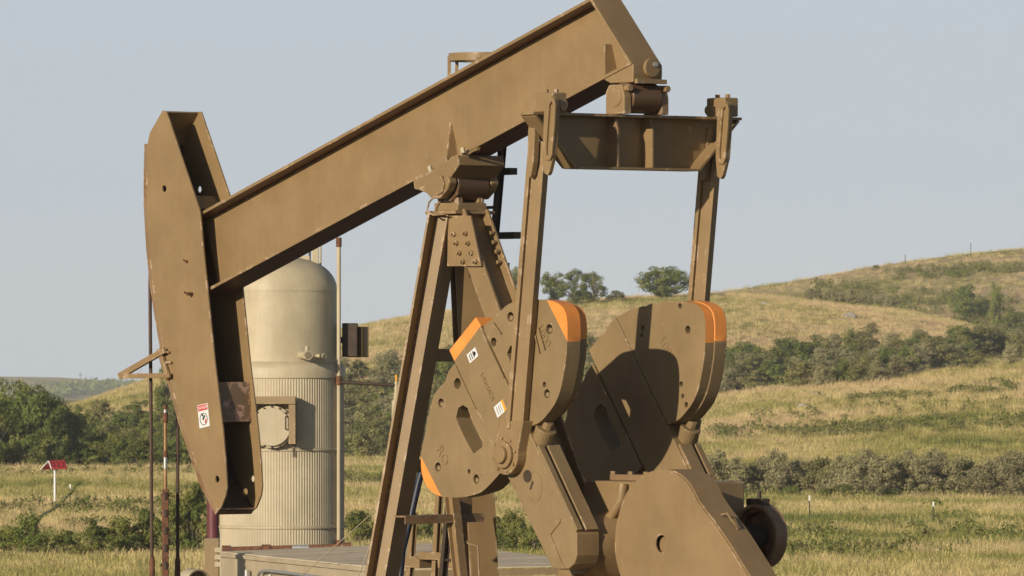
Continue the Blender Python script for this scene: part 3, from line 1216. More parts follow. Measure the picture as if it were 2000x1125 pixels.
tre = thing('treater_tank', (TB.x, TB.y, 0), 'tall beige domed vessel with corrugated jacket behind the horsehead', 'tank')
RL, RT = 121 / tk, 107 / tk
mb = MB()
zb, zt = 0.0, TZ(738)
n = 138 * 8
vs, fs = [], []
for j, z in enumerate((zb, zt)):
    for i in range(n):
        a = 2 * math.pi * i / n
        c = math.cos(2 * math.pi * (i % 8) / 8)
        r = RL + 0.0042 * max(-0.75, min(0.75, c * 1.3))
        vs.append(T(r * math.cos(a), r * math.sin(a), z))
for i in range(n):
    fs.append((i, (i + 1) % n, n + (i + 1) % n, n + i))
mb.add(vs, fs).build('corrugated_jacket', M['jacket'], tre, smooth=False)
for py, r in ((877, 0.022), (1028, 0.022)):
    z = TZ(py)
    MB().lathe([(RL + 0.005, -0.02), (RL + r, -0.016), (RL + r, 0.016), (RL + 0.005, 0.02)], T(0, 0, z), n=64).build('jacket_band', M['treater'], tre, smooth=True)
MB().lathe([(RL + 0.02, TZ(738)), (RL + 0.02, TZ(720)), (RL - 0.01, TZ(712)), (RT, TZ(706))], T(0, 0, 0), n=64).build('flashing', M['treater'], tre, smooth=True)
dome = [(RT, TZ(740)), (RT, TZ(569))]
z0, hd = TZ(569), TZ(505) - TZ(569)
dome += [(RT + 0.006, z0 + 0.0), (RT + 0.006, z0 + 0.03)]
for i in range(1, 15):
    a = math.pi / 2 * i / 14
    dome.append((max(0.001, RT * math.cos(a) ** 0.85), z0 + 0.03 + hd * math.sin(a)))
MB().lathe(dome, T(0, 0, 0), n=72).build('domed_shell', M['treater'], tre, smooth=True)
# lifting lugs and nozzle on the dome
for px, py0, py1, w in ((616, 532, 484, 0.05), (592, 516, 500, 0.10)):
    u = (px - 551) / tk
    mb = MB()
    zc0, zc1 = TZ(py0) - 0.15, TZ(py1)
    mb.box(T(u, 0.1, (zc0 + zc1) / 2), R_, F_, Z_, w, 0.02, (zc1 - zc0) / 2)
    mb.build('lifting_lug', M['treater'], tre, bevel=0.01)
for px in (604, 611, 625):
    u = (px - 551) / tk
    MB().cyl(T(u, -0.2, TZ(540)), T(u, -0.2, TZ(470)), 0.016, n=8).build('dome_rail', M['brown_dark'] if px < 620 else M['treater'], tre)
# nozzles
for px, py, r, L in ((591, 694, 0.055, 0.30), (622, 696, 0.035, 0.16)):
    u = (px - 551) / tk
    v = math.sqrt(RT * RT - u * u)
    dirn = (R_ * u - F_ * v).normalized()
    c = T(u, v, TZ(py))
    mb = MB().cyl(c - dirn * 0.05, c + dirn * L, r, n=16)
    mb.cyl(c + dirn * (L - 0.06), c + dirn * L, r * 1.35, n=6)
    if r > 0.05:
        mb.cyl(c + dirn * L * 0.8, c + dirn * L * 0.8 + Z_ * 0.13, 0.03, n=10)
    mb.build('nozzle', M['treater'], tre, smooth=True)
# manway with its square hood
ma = math.radians(-4)
md_ = (-F_ * math.cos(ma) + R_ * math.sin(ma)).normalized()
mr_ = (R_ * math.cos(ma) + F_ * math.sin(ma)).normalized()
mc = T(-6 / tk, 0, TZ(822)) + md_ * (RL)
hw = 47 / tk
dep = 0.21
o = MB().box(mc + md_ * dep / 2 + Z_ * (hw - 0.045), mr_, md_, Z_, hw, dep / 2, 0.055)
o.build('hood_top', M['trimtan'], tre, bevel=0.008)
for sx in (-1, 1):
    MB().box(mc + md_ * dep / 2 + mr_ * sx * (hw - 0.05) - Z_ * 0.04, mr_, md_, Z_, 0.05, dep / 2 - 0.003, hw - 0.065).build('hood_side', M['trimtan'], tre, bevel=0.008)
MB().cyl(mc - md_ * 0.1 - Z_ * 0.08, mc + md_ * 0.12 - Z_ * 0.08, 0.31, n=36).build('manway_neck', M['treater'], tre, bevel=0.008)
MB().cyl(mc + md_ * 0.122 - Z_ * 0.08, mc + md_ * 0.17 - Z_ * 0.08, 0.275, n=36).build('manway_cover', M['treater'], tre, bevel=0.008)
for i in range(16):
    a = 2 * math.pi * i / 16
    c = mc + md_ * 0.12 - Z_ * 0.08 + (mr_ * math.cos(a) + Z_ * math.sin(a)) * 0.293
    MB().cyl(c, c + md_ * 0.03, 0.014, n=6).build('bolt', M['brown_dark'], tre)
hb = mc + md_ * 0.2 + mr_ * 0.21 - Z_ * 0.02
MB().tube([hb - md_ * 0.03 + Z_ * 0.09, hb + md_ * 0.03 + Z_ * 0.09, hb + md_ * 0.03 - Z_ * 0.09, hb - md_ * 0.03 - Z_ * 0.09], 0.012, 6).build('handle', M['brown_dark'], tre)
chain = MB()
c0 = T(26 / tk, math.sqrt(RL ** 2 - (26 / tk) ** 2) + 0.03, TZ(856))
for i in range(9):
    c = c0 - Z_ * 0.03 * i
    chain.tube([c + R_ * 0.012 * math.cos(t) + Z_ * 0.02 * math.sin(t) for t in [k * math.pi / 4 for k in range(9)]], 0.005, 4)
chain.build('chain', M['brown_dark'], tre)
# down pipe, joints, foot pipe, valve run
u, v = 112 / tk, 0.45
MB().cyl(T(u, v, TZ(1066)), T(u, v, TZ(466)), 0.030, n=14).build('down_pipe', M['treater'], tre, smooth=True)
for py in (474, 743, 1062):
    MB().cyl(T(u, v, TZ(py + 9)), T(u, v, TZ(py - 9)), 0.042, n=14).build('pipe_coupling', M['rust'], tre, smooth=True)
v2 = RL + 0.12
ft = [T(-104 / tk, v2, TZ(1070)), T(136 / tk, v2, TZ(1064))]
MB().tube(ft, 0.042, 12).build('foot_pipe', M['rust'], tre, smooth=True)
for t in (0.0, 0.32, 0.97):
    c = ft[0].lerp(ft[1], t)
    MB().cyl(c - R_ * 0.06, c + R_ * 0.07, 0.062, n=14).build('pipe_coupling', M['rust'], tre, smooth=True)
MB().cyl(ft[0], ft[0] - Z_ * 0.2 + F_ * 0.05, 0.05, n=12).build('pipe_elbow', M['rust'], tre, smooth=True)
for t, L in ((0.035, 0.02), (0.94, 0.02), (0.60, 0.12)):
    c = ft[0].lerp(ft[1], t)
    MB().cyl(c - R_ * L, c + R_ * L, 0.046, n=14).build('tape_wrap', M['steel'], tre, smooth=True)
vr = [T(u, v + 0.0, TZ(746)), T(224 / tk, v, TZ(752))]
MB().tube(vr, 0.026, 10).build('valve_pipe', M['brown_dark'], tre, smooth=True)
c = vr[1]
mb = MB().cyl(c - Z_ * 0.14, c + Z_ * 0.05, 0.03, n=12).cyl(c - Z_ * 0.24, c - Z_ * 0.12, 0.04, n=12)
mb.build('valve_body', M['treater'], tre, smooth=True)
MB().cyl(c + Z_ * 0.05, c + Z_ * 0.15, 0.018, n=10).build('valve_tip', M['yellow'], tre, smooth=True)
MB().cyl(T(224 / tk, v, 0.2), T(224 / tk, v, TZ(782)), 0.07, n=16).build('stand_pipe', M['treater'], tre, smooth=True)
# dark box hung on the right of the shell
MB().box(T(132 / tk, -0.2, TZ(664)), R_, F_, Z_, 15 / tk, 0.24, 33 / tk).build('side_box', M['brown_dark'], tre, bevel=0.01)
MB().box(T(148 / tk, -0.2, TZ(668)), (R_ * 0.8 + F_ * 0.6), (F_ * 0.8 - R_ * 0.6), Z_, 6 / tk, 0.2, 30 / tk).build('box_flap', M['trimtan'], tre)
MB().box(T(118 / tk, -0.2, TZ(664)), R_, F_, Z_, 5 / tk, 0.05, 6 / tk).build('box_bracket', M['brown_dark'], tre)

# ------------------------------------------------------------------ shed in front of the vessel
C0 = Q(770, 1113, 96.0)
dl_ = (R_ * -2.4 + F_ * 8.0).normalized()
dr_ = (R_ * 8.0 + F_ * 2.4).normalized()
LL, LR = 9.05, 3.1
shed = thing('metal_shed', (C0.x, C0.y, 0), 'low beige metal shed with a flat weathered roof at the foot of the vessel', 'shed')
ze = C0.z
g0 = Vector((C0.x, C0.y, 0))
# wavy wall sheets
def wavy(a, d, nrm, L, z0, z1, pitch, amp, name):
    n = int(L / pitch) * 4
    vs, fs = [], []
    for z in (z0, z1):
        for i in range(n + 1):
            c = (0, 1, 1, 0)[i % 4]
            vs.append(Vector((a.x, a.y, z)) + d * (L * i / n) + nrm * amp * c)
    for i in range(n):
        fs.append((i, i + 1, n + 2 + i, n + 1 + i))
    return MB().add(vs, fs).build(name, M['shed'], shed)


nl = -dr_
nr = -dl_
wavy(g0 + dl_ * 0.05, dl_, nl, LL - 0.1, 0, ze - 0.004, 0.9, 0.008, 'side_wall')
wavy(g0 + dl_ * 0.05 + dr_ * 0.05, dr_, nr, LR - 0.1, 0, ze - 0.10, 0.062, 0.014, 'end_wall')
a = Vector((C0.x, C0.y, ze))
lift = Z_ * 0.10
b, c, d = a + dl_ * LL, a + dl_ * LL + dr_ * LR + lift, a + dr_ * LR + lift * 0.3
mb = MB()
# roof in lapped sheets
NS = 9
for i in range(NS):
    t0, t1 = i / NS, (i + 1) / NS
    p0, p1 = a.lerp(b, t0), a.lerp(b, t1)
    q0, q1 = d.lerp(c, t0), d.lerp(c, t1)
    up = Z_ * 0.002 * (i % 2)
    th = Z_ * 0.012
    MB().hexa([p0 + up, p1 + up, q1 + up, q0 + up, p0 + up + th, p1 + up + th, q1 + up + th, q0 + up + th]).build('roof_sheet', M['roof'], shed)
MB().box(a.lerp(b, 0.5) - Z_ * 0.030 + nl * 0.025, dl_, dr_, Z_, LL / 2, 0.012, 0.028).build('eave_trim', M['shed'], shed)
MB().box(a.lerp(d, 0.5) - Z_ * 0.06 + nr * 0.02, (d - a).normalized(), dl_, Z_, LR / 2, 0.02, 0.045).build('eave_trim', M['trimtan'], shed)
for t, z0 in ((0.80, -0.10), (0.66, -0.13)):
    q = a + dl_ * LL * t + nl * 0.08
    q = Vector((q.x, q.y, 0))
    MB().cyl(q + Z_ * 1.0, q + Z_ * (ze + z0 - 0.12), 0.022, n=10).cyl(q + Z_ * (ze + z0 - 0.20), q + Z_ * (ze + z0 - 0.1), 0.036, n=10).build('capped_conduit', M['steel'], shed, smooth=True)
pts = []
for t, z in ((0.735, 1.0), (0.735, ze - 0.27), (0.725, ze - 0.21), (0.69, ze - 0.18), (0.60, ze - 0.18), (0.0, ze - 0.21)):
    q = a + dl_ * LL * t + nl * 0.07
    pts.append(Vector((q.x, q.y, z)))
MB().tube(pts, 0.022, 10).build('conduit', M['steel'], shed, smooth=True)

# things at the shed's far end
q = Q(416, 1120, 114)
o = MB().cyl((q.x, q.y, 0), (q.x, q.y, EYE + (HORIZON - 978) / FPX * 114), 13 / (FPX / 106), n=24).build('maroon_drum', M['maroon'], smooth=True)
tag(o, 'dark maroon upright drum between the horsehead tip and the vessel', 'drum')
q = Q(414, 1120, 103)
cab = thing('meter_cabinet', (q.x, q.y, 0), 'tan upright cabinet on the shed end left of the vessel', 'cabinet')
zt_ = EYE + (HORIZON - 1051) / FPX * 103
MB().box((q.x, q.y, zt_ / 2), R_, F_, Z_, 0.10, 0.14, zt_ / 2).build('cabinet_body', M['trimtan'], cab, bevel=0.01)
for dz in (0.16, 0.26, 0.36):
    MB().box(Vector((q.x, q.y, zt_ - dz)) + R_ * 0.09 - F_ * 0.15, R_, F_, Z_, 0.045, 0.012, 0.035).build('hinge_plate', M['treater'], cab, bevel=0.004)
q = Q(378, 1150, 101)
zc = EYE + (HORIZON - 1150) / FPX * 101
wh = thing('spoked_wheel', (q.x, q.y, zc), 'pale curved wheel rim just showing left of the tan cabinet', 'wheel')
ax = (R_ * 0.75 - F_ * 0.66).normalized()
MB().lathe([(0.25, -0.1), (0.27, -0.1), (0.27, 0.1), (0.25, 0.1), (0.25, -0.1)], (q.x, q.y, zc), ax, 40).build('rim', M['treater'], wh, smooth=True)
MB().lathe([(0.001, 0.0), (0.25, 0.0), (0.25, 0.03), (0.001, 0.03)], (q.x, q.y, zc), ax, 40).build('wheel_disc', M['brown_dark'], wh, smooth=True)
# guy wires
for p0, p1, lb in ((Q(560, 1150, 92), Q(775, 960, 92), 'thin guy wire crossing in front of the shed, left of the post leg'),
                   (Q(690, 1150, 90), Q(745, 1010, 90), 'thin short guy wire just left of the near post leg')):
    o = MB().tube([p0, p1], 0.006, 5).build('guy_wire', M['trimtan'])
    tag(o, lb, 'wire', 'thin guy wires')

# ------------------------------------------------------------------ PUMP JACK
pj = thing('pump_jack', (0, 0, 0), 'large tan oil pump jack with orange tipped crank weights and tilted walking beam', 'pump jack')
BV = 0.008

# --- walking beam
bL, bR = P(408, 568, -.19), P(1230, 127, -.19)
tR = P(1150, -2, -.19)
e = Vector((bR.x - bL.x, 0, bR.z - bL.z)).normalized()
nb = Vector((-e.z, 0, e.x))
HB = 0.835
b0 = Vector((bL.x, 0, bL.z)) - e * 0.05
Lb = Vector((bR.x - b0.x, 0, bR.z - b0.z)).dot(e)
Lt = Vector((tR.x - b0.x, 0, tR.z - b0.z)).dot(e)


def B(al, up_):
    q = b0 + e * al + nb * up_
    return (q.x, q.z)


tf = 0.035


def Ltop(up_):
    return Lb + (Lt - Lb) * up_ / HB


wb = MB()
wb.prism([B(-.06, 0), B(Ltop(0), 0), B(Ltop(tf), tf), B(-.06, tf)], -.19, .19)
wb.prism([B(-.06, HB - tf), B(Ltop(HB - tf), HB - tf), B(Ltop(HB), HB), B(-.06, HB)], -.19, .19)
wb.prism([B(0, tf + .001), B(Ltop(tf) - .002, tf + .001), B(Ltop(HB - tf) - .002, HB - tf - .001), B(0, HB - tf - .001)], -.014, .014)
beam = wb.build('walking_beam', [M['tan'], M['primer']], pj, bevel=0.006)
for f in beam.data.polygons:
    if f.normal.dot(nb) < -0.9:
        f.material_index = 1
# closing plate across the end, wider than the beam at its foot
dv = (Vector((B(Lt, HB)[0] - B(Lb, 0)[0], 0, B(Lt, HB)[1] - B(Lb, 0)[1]))).normalized()
pn = Vector((dv.z, 0, -dv.x))
if pn.x < 0:
    pn = -pn
q0 = Vector((B(Lb, 0)[0], 0, B(Lb, 0)[1])) - dv * 0.012 + pn * 0.002
q1 = Vector((B(Lt, HB)[0], 0, B(Lt, HB)[1])) + dv * 0.03 + pn * 0.002
MB().prism([(q0.x, q0.z), (q0.x + pn.x * .03, q0.z + pn.z * .03), (q1.x + pn.x * .03, q1.z + pn.z * .03), (q1.x, q1.z)], -.197, .197).build('end_plate', M['tan'], beam, bevel=0.005)


def stiff(px, py, h, name='stiffener', full=False):
    q = P(px, py, -.014)
    al = (Vector((q.x, 0, q.z)) - b0).dot(e)
    th = .014
    for s in (-1, 1):
        mb = MB()
        def at(al_, up_, y):
            p = b0 + e * al_ + nb * up_
            return Vector((p.x, y, p.z))
        y0, y1 = s * .0145, s * .185
        yt = s * (.10 if full else .022)
        z0, z1 = tf + .001, h
        mb.hexa([at(al - th, z0, y0), at(al + th, z0, y0), at(al + th, z0, y1), at(al - th, z0, y1),
                 at(al - th, z1, y0), at(al + th, z1, y0), at(al + th, z1, yt), at(al - th, z1, yt)])
        mb.build(name, M['tan'], beam, bevel=0.003)


stiff(893, 300, 0.44)
stiff(1203, 135, 0.36, full=True)

# --- horsehead
HP = [(317, 216), (292, 260), (288, 281), (286.5, 340), (286.5, 400), (291, 480), (298, 552), (307, 613), (317, 672), (328, 728),
      (344, 785), (358, 835), (372, 875), (396, 943), (425, 998), (431, 993), (440, 970), (443, 950), (440, 900), (436, 850), (430, 798), (419, 707), (407, 587), (396, 480),
      (391, 420), (389, 409), (324, 217)]
YH = .245
hp = [XZ(x, y, -YH) for x, y in HP]
hh = part_empty('horse_head', pj)
holes = [circ(*XZ(320.5, 368.5, -YH), .036, 16), circ(*XZ(424, 936, -YH), .036, 16)]
s1_ = MB().prism(hp, -YH, -YH + .022, holes).build('side_plate', M['tan'], hh, bevel=0.004)
mirror(s1_, parent=hh)


def strip(pts, off0, off1, y0, y1):
    """bent plate that follows an outline, from off0 to off1 outside it"""
    vs, fs = [], []
    n = len(pts)
    for i, (x, z) in enumerate(pts):
        a, b = pts[max(i - 1, 0)], pts[min(i + 1, n - 1)]
        t = Vector((b[0] - a[0], b[1] - a[1])).normalized()
        nn = Vector((t.y, -t.x))
        for o_ in (off0, off1):
            for y in (y0, y1):
                vs.append((x + nn.x * o_, y, z + nn.y * o_))
    for i in range(n - 1):
        k, m_ = i * 4, i * 4 + 4
        for p, q in ((0, 1), (1, 3), (3, 2), (2, 0)):
            fs.append((k + p, k + q, m_ + q, m_ + p))
    fs += [(0, 1, 3, 2), ((n - 1) * 4 + 2, (n - 1) * 4 + 3, (n - 1) * 4 + 1, (n - 1) * 4)]
    return MB().add(vs, fs)


arc = hp[2:15]
# resample the front arc so that the rope path is smooth
strip(arc, .002, .062, -YH + .004, YH - .004).build('front_plate', M['tan_rusty'], hh, bevel=0.004)
strip(hp[0:3], -.004, -.026, -YH + .012, YH - .012).build('crown_plate', M['tan'], hh, bevel=0.003)
strip(arc, -.001, -.02, -YH + .023, YH - .023).build('shade_dark_lining', M['brown_dark'], hh)  # dark brown puts the shade of the hollow head into the colour
yi = YH - .024


def cross(pa, pb, name, mat, th=.02):
    a, b = XZ(*pa, .22), XZ(*pb, .22)
    t = Vector((b[0] - a[0], b[1] - a[1])).normalized()
    nn = Vector((t.y, -t.x)) * th
    if nn.x > 0:
        nn = -nn
    MB().prism([a, b, (b[0] + nn.x, b[1] + nn.y), (a[0] + nn.x, a[1] + nn.y)], -yi, yi).build(name, mat, hh, bevel=0.003)


cross((421, 383), (427, 408), 'cross_plate', M['tan'])
cross((487, 746), (491, 823), 'cross_plate', M['chipped'])
cross((489, 824), (470, 826), 'cross_plate', M['tan_rusty'])
cross((497, 995), (484, 996), 'toe_plate', M['tan_rusty'])
# pin and lug on the near plate
for px, py, L, r in ((376, 574, .07, .018), (366, 511, .015, .016)):
    q = P(px, py, -YH)
    mb = MB().cyl(q, q + Vector((0, -L, 0)), r, n=10).cyl(q + Vector((0, -L, 0)), q + Vector((-.015, -L - .03, .02)), r * .6, n=8)
    mb.build('plate_pin', M['rust'], hh)
# guard bracket on the nose
a, b, c, d = (P(322, 684, -YH - .05), P(233, 735, -YH - .05), P(332, 733, -YH - .05), P(312, 690, -YH - .05))
nbk = part = MB()
for p0, p1, w in ((a, b, .032), (b, c, .026)):
    t = (p1 - p0).normalized()
    nbk.box((p0 + p1) / 2, t, (0, 1, 0), t.cross(Vector((0, 1, 0))), (p1 - p0).length / 2, .02 if w > .03 else .016, w)
nbk.build('rope_guard', M['tan'], hh, bevel=0.004)
p0, p1 = P(311, 682, -YH - .03), P(329, 740, -YH - .03)
t = (p1 - p0).normalized()
MB().box((p0 + p1) / 2, t, (0, 1, 0), t.cross(Vector((0, 1, 0))), (p1 - p0).length / 2, .02, .03).build('guard_flat', M['tan'], hh, bevel=0.004)
for px, py in ((326, 688), (330, 708)):
    q = P(px, py, -YH)
    MB().cyl(q + Vector((-.05, -.02, 0)), q + Vector((.07, -.02, 0)), .013, n=8).build('guard_bolt', M['tan'], hh)
# warning label on the near plate
lx = (P(408, 787, -YH) - P(388, 792, -YH)).normalized()
lz = Vector((-lx.z, 0, lx.x))
lc = P(398.5, 812, -YH) + Vector((0, -.004, 0))
lw, lh = .088, .122
MB().box(lc, lx, (0, 1, 0), lz, lw, .003, lh).build('warning_label', M['decal'], hh)
MB().box(lc + lz * (lh - .036) - Vector((0, .0035, 0)), lx, (0, 1, 0), lz, lw * .90, .002, .030).build('label_header', M['decal_red'], hh)
text_mesh('label_lettering', 'DANGER', .044, .001, M['decal'], lc + lz * (lh - .036) - Vector((0, .0065, 0)), lx, lz, hh)
rg = [lc - lz * .035 - Vector((0, .0045, 0)) + (lx * math.cos(t) + lz * math.sin(t)) * .062 for t in [k * math.pi / 12 for k in range(25)]]
mb = MB().tube(rg, .004, 4)
mb.build('label_ring', M['black'], hh)
mb = MB()
mb.box(lc - lz * .02 + lx * .004 - Vector((0, .005, 0)), (lx + lz).normalized(), (0, 1, 0), (lz - lx).normalized(), .028, .002, .011)
mb.box(lc + lz * .012 - lx * .018 - Vector((0, .005, 0)), (lx - lz).normalized(), (0, 1, 0), (lz + lx).normalized(), .018, .002, .009)
mb.build('label_figure', M['black'], hh)
MB().box(lc - lz * .06 + lx * .03 - Vector((0, .005, 0)), (lx * .4 + lz).normalized(), (0, 1, 0), (lz * .4 - lx).normalized(), .022, .002, .010).build('label_mark', M['decal_red'], hh)

# --- bridle cables over the nose, hanging to the carrier
for y, px0, px1 in ((-.18, 293, 297), (.18, 347, 347)):
    pts = [P(px0 + 3, 440, y)]
    pts.append(P(px0 + 1, 500, y))
    pts.append(P(px0, 560, y))
    pts.append(P((px0 + px1) / 2, 820, y))
    pts.append(P(px1, 1180, y))
    MB().tube(pts, .019, 8).build('bridle_cable', M['cable'], pj, smooth=True)
    q0_, q1_ = P(px1, 1095, y), P(px1, 1200, y)
    MB().cyl(q0_, q1_, .03, n=12).cyl(P(px1, 1088, y), q0_, .02, .03, 12).build('cable_socket', M['rust'], pj, smooth=True)
# polished rod and its carrier stand on the well: a thing of its own
rod = thing('polished_rod', P(323, 1400, 0), 'rust stained polished rod standing between the two bridle cables', 'rod')
MB().cyl(P(323.5, 1330, 0), P(323, 792, 0), .020, n=12).build('rod_shaft', M['rod'], rod, smooth=True)
for y0, y1, r, m in ((806, 826, .028, 'rust'), (880, 893, .027, 'rust'), (790, 800, .022, 'rust')):
    MB().cyl(P(323, y1, 0), P(323, y0, 0), r, n=12).build('rod_coupling', M[m], rod, smooth=True)
MB().cyl(P(323, 915, 0), P(323, 893, 0), .0215, n=12).build('worn_patch', M['steel'], rod, smooth=True)
MB().cyl(P(323, 806, 0), P(323, 797, 0), .0215, n=12).build('worn_patch', M['steel'], rod, smooth=True)
cc = P(323, 1038, 0)
MB().box(cc - Z_ * .25, R_, F_, Z_, .034, .05, .70).build('rod_clamp', M['rust'], rod, bevel=0.006)
for i in range(5):
    q = P(323, 968 + i * 34, 0)
    MB().box(q - F_ * .055, R_, F_, Z_, .014, .012, .040).build('clamp_slot', M['brown_dark'], rod)
    MB().cyl(q - R_ * .050, q + R_ * .040, .016, n=6).build('clamp_bolt', M['brown_dark'], rod)

# --- saddle bearing under the beam
sb = part_empty('saddle_bearing', pj)
SP = [(807, 354), (893, 302), (897, 322), (879, 348), (872, 358), (815, 371), (809, 369)]
sp = [XZ(x, y, -.30) for x, y in SP]
MB().prism(sp, -.30, .30).build('beam_clamp', M['tan'], sb, bevel=BV)
bc = XZ(858, 361, -.32)
bq = Vector((bc[0], 0, bc[1]))
MB().cyl(bq + Vector((0, -.20, 0)), bq + Vector((0, .20, 0)), .165, n=32).build('bearing_barrel', M['greasy'], sb, bevel=BV, smooth=True)
for s in (-1, 1):
    chk = [XZ(x, y, -.30) for x, y in [(822, 366), (879, 344), (882, 356), (876, 372), (862, 388), (846, 388), (836, 377), (822, 372)]]
    MB().prism(chk, min(s * .22, s * .325), max(s * .22, s * .325)).build('bearing_cheek', M['tan'], sb, bevel=0.015)
    MB().cyl(bq + Vector((0, s * .326, 0)), bq + Vector((0, s * .345, 0)), .10, n=28).build('bearing_cap', M['tan'], sb, bevel=0.006)
for px, py in ((840, 330), (904, 294), (872, 312)):
    q = P(px, py, -.27)
    MB().cyl(q - nb * .03, q + nb * .03, .026, n=6).build('clamp_bolt', M['treater'] if px != 872 else M['tan'], sb, bevel=0.003)
q = P(912, 302, -.2)
MB().cyl(q, q + Vector((.17, 0, .06)), .014, n=8).cyl(q + Vector((.15, 0, .05)), q + Vector((.18, 0, .062)), .026, n=6).build('adjusting_screw', M['tan'], sb)
# pedestal
zped = P(870, 396, -.25).z
zpl = P(905, 412, 0).z
x0 = P(848, 405, -.19).x
x1 = P(894, 405, -.19).x
MB().abox(x0, x1, -.19, .19, zpl + .001, zped).build('bearing_foot', M['tan'], sb, bevel=BV)
for y in (-.13, .13):
    MB().prism([(x0 + .1, zped + .001), (x1 - .02, zped + .001), (bc[0] + .08, bc[1] + .05), (bc[0] - .08, bc[1] + .05)], y - .03, y + .03).build('bearing_web', M['tan'], sb, bevel=BV)
for y in (-.155, .155):
    for x in (x0 + .06, x1 - .05):
        MB().cyl((x, y, zped), (x, y, zped + .05), .032, n=6).build('foot_bolt', M['tan'], sb, bevel=0.003)
tb = [P(852, 380, -.31), P(838, 395, -.33), P(834, 412, -.33), P(846, 420, -.31), P(870, 418, -.31)]
MB().tube(tb, .010, 6).build('grease_line', M['tan'], sb, smooth=True)

# --- samson post
post = part_empty('samson_post', pj)
MB().abox(x0 - .06, x1 + .05, -.26, .26, zpl - .035, zpl).build('cap_plate', M['tan'], post, bevel=0.006)
ztop = zpl - .036
LX, LY = -.096, .133
for s in (-1, 1):
    t0 = Vector((-.14, s * .13, ztop))
    b0_ = Vector((-.14 + LX * ztop, s * (.17 + LY * ztop), 0.25))
    MB().hbeam(t0, b0_, .30, .235, .026, .018, (math.cos(.42), -s * math.sin(.42), 0)).build('front_leg', M['tan'], post, bevel=0.004)
rt = Vector((.10, 0, ztop))
rb_ = Vector((.10 + .53 * ztop, 0, 0.25))
MB().hbeam(rt, rb_, .235, .33, .028, .02, (0, 1, 0)).build('rear_leg', M['tan'], post, bevel=0.004)
# gusset plates with bolts
G = [(876, 421), (919, 421), (940, 520), (874, 520)]
for s in (-1,):
    gp = [XZ(x, y, -.20) for x, y in G]
    y0, y1 = (-.206, -.182) if s < 0 else (.182, .206)
    MB().prism(gp, y0, y1).build('gusset', M['tan'], post, bevel=0.004)
    if s < 0:
        for px, py in ((888, 457), (911, 456), (893, 475), (916, 475), (899, 494), (922, 494), (906, 511), (930, 511)):
            q = P(px, py, -.206)
            MB().cyl(q, q + Vector((0, -.030, 0)), .026, n=6).cyl(q + Vector((0, -.03, 0)), q + Vector((0, -.06, 0)), .014, n=8).build('gusset_bolt', M['tan'], post, bevel=0.002)
for px, py in ((948, 455), (953, 473), (959, 491), (962, 512)):
    q = P(px, py, .02)
    MB().cyl(q + Vector((0, .10, 0)), q + Vector((0, .06, 0)), .022, n=6).build('gusset_bolt', M['tan'], post)
# ties between the front legs
for py in (694, 910, 1180):
    z = P(870, py, 0).z
    xx = -.14 + LX * (ztop - z)
    yy = .17 + LY * (ztop - z)
    MB().box((xx - .05, 0, z), (1, 0, 0), (0, 1, 0), (0, 0, 1), .06, yy - .02, .065).build('cross_tie', M['tan'], post, bevel=0.004)
# bracket shelf low on the post
q = P(780, 1009, -.95)
q2 = P(934, 1004, .10)
t = (q2 - q).normalized()
mb = MB().box((q + q2) / 2, t, Vector((0, 0, 1)).cross(t), (0, 0, 1), (q2 - q).length / 2, .09, .008)
mb.box((q + q2) / 2 - Z_ * .042 + t.cross(Z_) * .085, t, Vector((0, 0, 1)).cross(t), (0, 0, 1), (q2 - q).length / 2, .006, .034)
mb.build('shelf_angle', M['tan_rusty'], post, bevel=0.002)
q = P(897, 990, -.05)
MB().box(q, (1, 0, 0), (0, 1, 0), (0, 0, 1), .10, .09, .10).build('junction_box', M['tan_rusty'], post, bevel=0.006)
MB().tube([P(884, 992, -.18), P(893, 1010, -.2), P(903, 1045, -.2), P(915, 1062, -.2), P(933, 1066, -.2), P(936, 1125, -.2), P(936, 1200, -.2)], .010, 6).build('cable_run', M['trimtan'], post, smooth=True)
MB().tube([P(838, 872, .35), P(818, 940, .3), P(800, 1020, .2), P(786, 1075, .15), P(780, 1140, .1)], .036, 10).build('blue_hose', M['bluehose'], pj, smooth=True)
MB().hbeam(P(882, 968, -.3), P(905, 1180, -.3), .10, .12, .012, .012, (1, 0, 0)).build('ladder_brace', M['tan'], post, bevel=0.003)

# --- ladder with its cage hoop, on the far side of the post
lad = part_empty('ladder', pj)
lt_, lb_ = P(993, 150, .62), P(909, 1130, .62)
off = Vector((-.36, 0.0, 0))
for o_ in (Vector((0, 0, 0)), off):
    MB().hbeam(lt_ + o_, lb_ + o_, .05, .075, .012, .012, (0, 1, 0)).build('ladder_rail', M['brown_dark'], lad)
nR = 17
for i in range(nR):
    q = lt_.lerp(lb_, (i + .4) / nR)
    MB().cyl(q, q + off, .016, n=8).build('rung', M['brown_dark'], lad)
for py, x1_ in ((335, 1003), (460, 1010), (520, 988)):
    q = P(970, py, .62)
    qe = P(x1_, py, .62)
    MB().box((q + qe) / 2, (1, 0, 0), (0, 1, 0), (0, 0, 1), (qe - q).length / 2, .05, .035).build('ladder_bracket', M['brown_dark'], lad)
hc_ = P(948, 112, .75)
hoop = [hc_ + Vector((math.cos(t) * .37, math.sin(t) * .37, 0)) for t in [k * math.pi / 14 for k in range(29)]]
vs, fs = [], []
for i, p in enumerate(hoop):
    d_ = (p - hc_).normalized() * .008
    vs += [p - d_ - Z_ * .04, p + d_ - Z_ * .04, p + d_ + Z_ * .04, p - d_ + Z_ * .04]
for i in range(len(hoop) - 1):
    for a_ in range(4):
        fs.append((i * 4 + a_, i * 4 + (a_ + 1) % 4, i * 4 + 4 + (a_ + 1) % 4, i * 4 + 4 + a_))
MB().add(vs, fs).build('cage_hoop', M['tan'], lad, smooth=True)
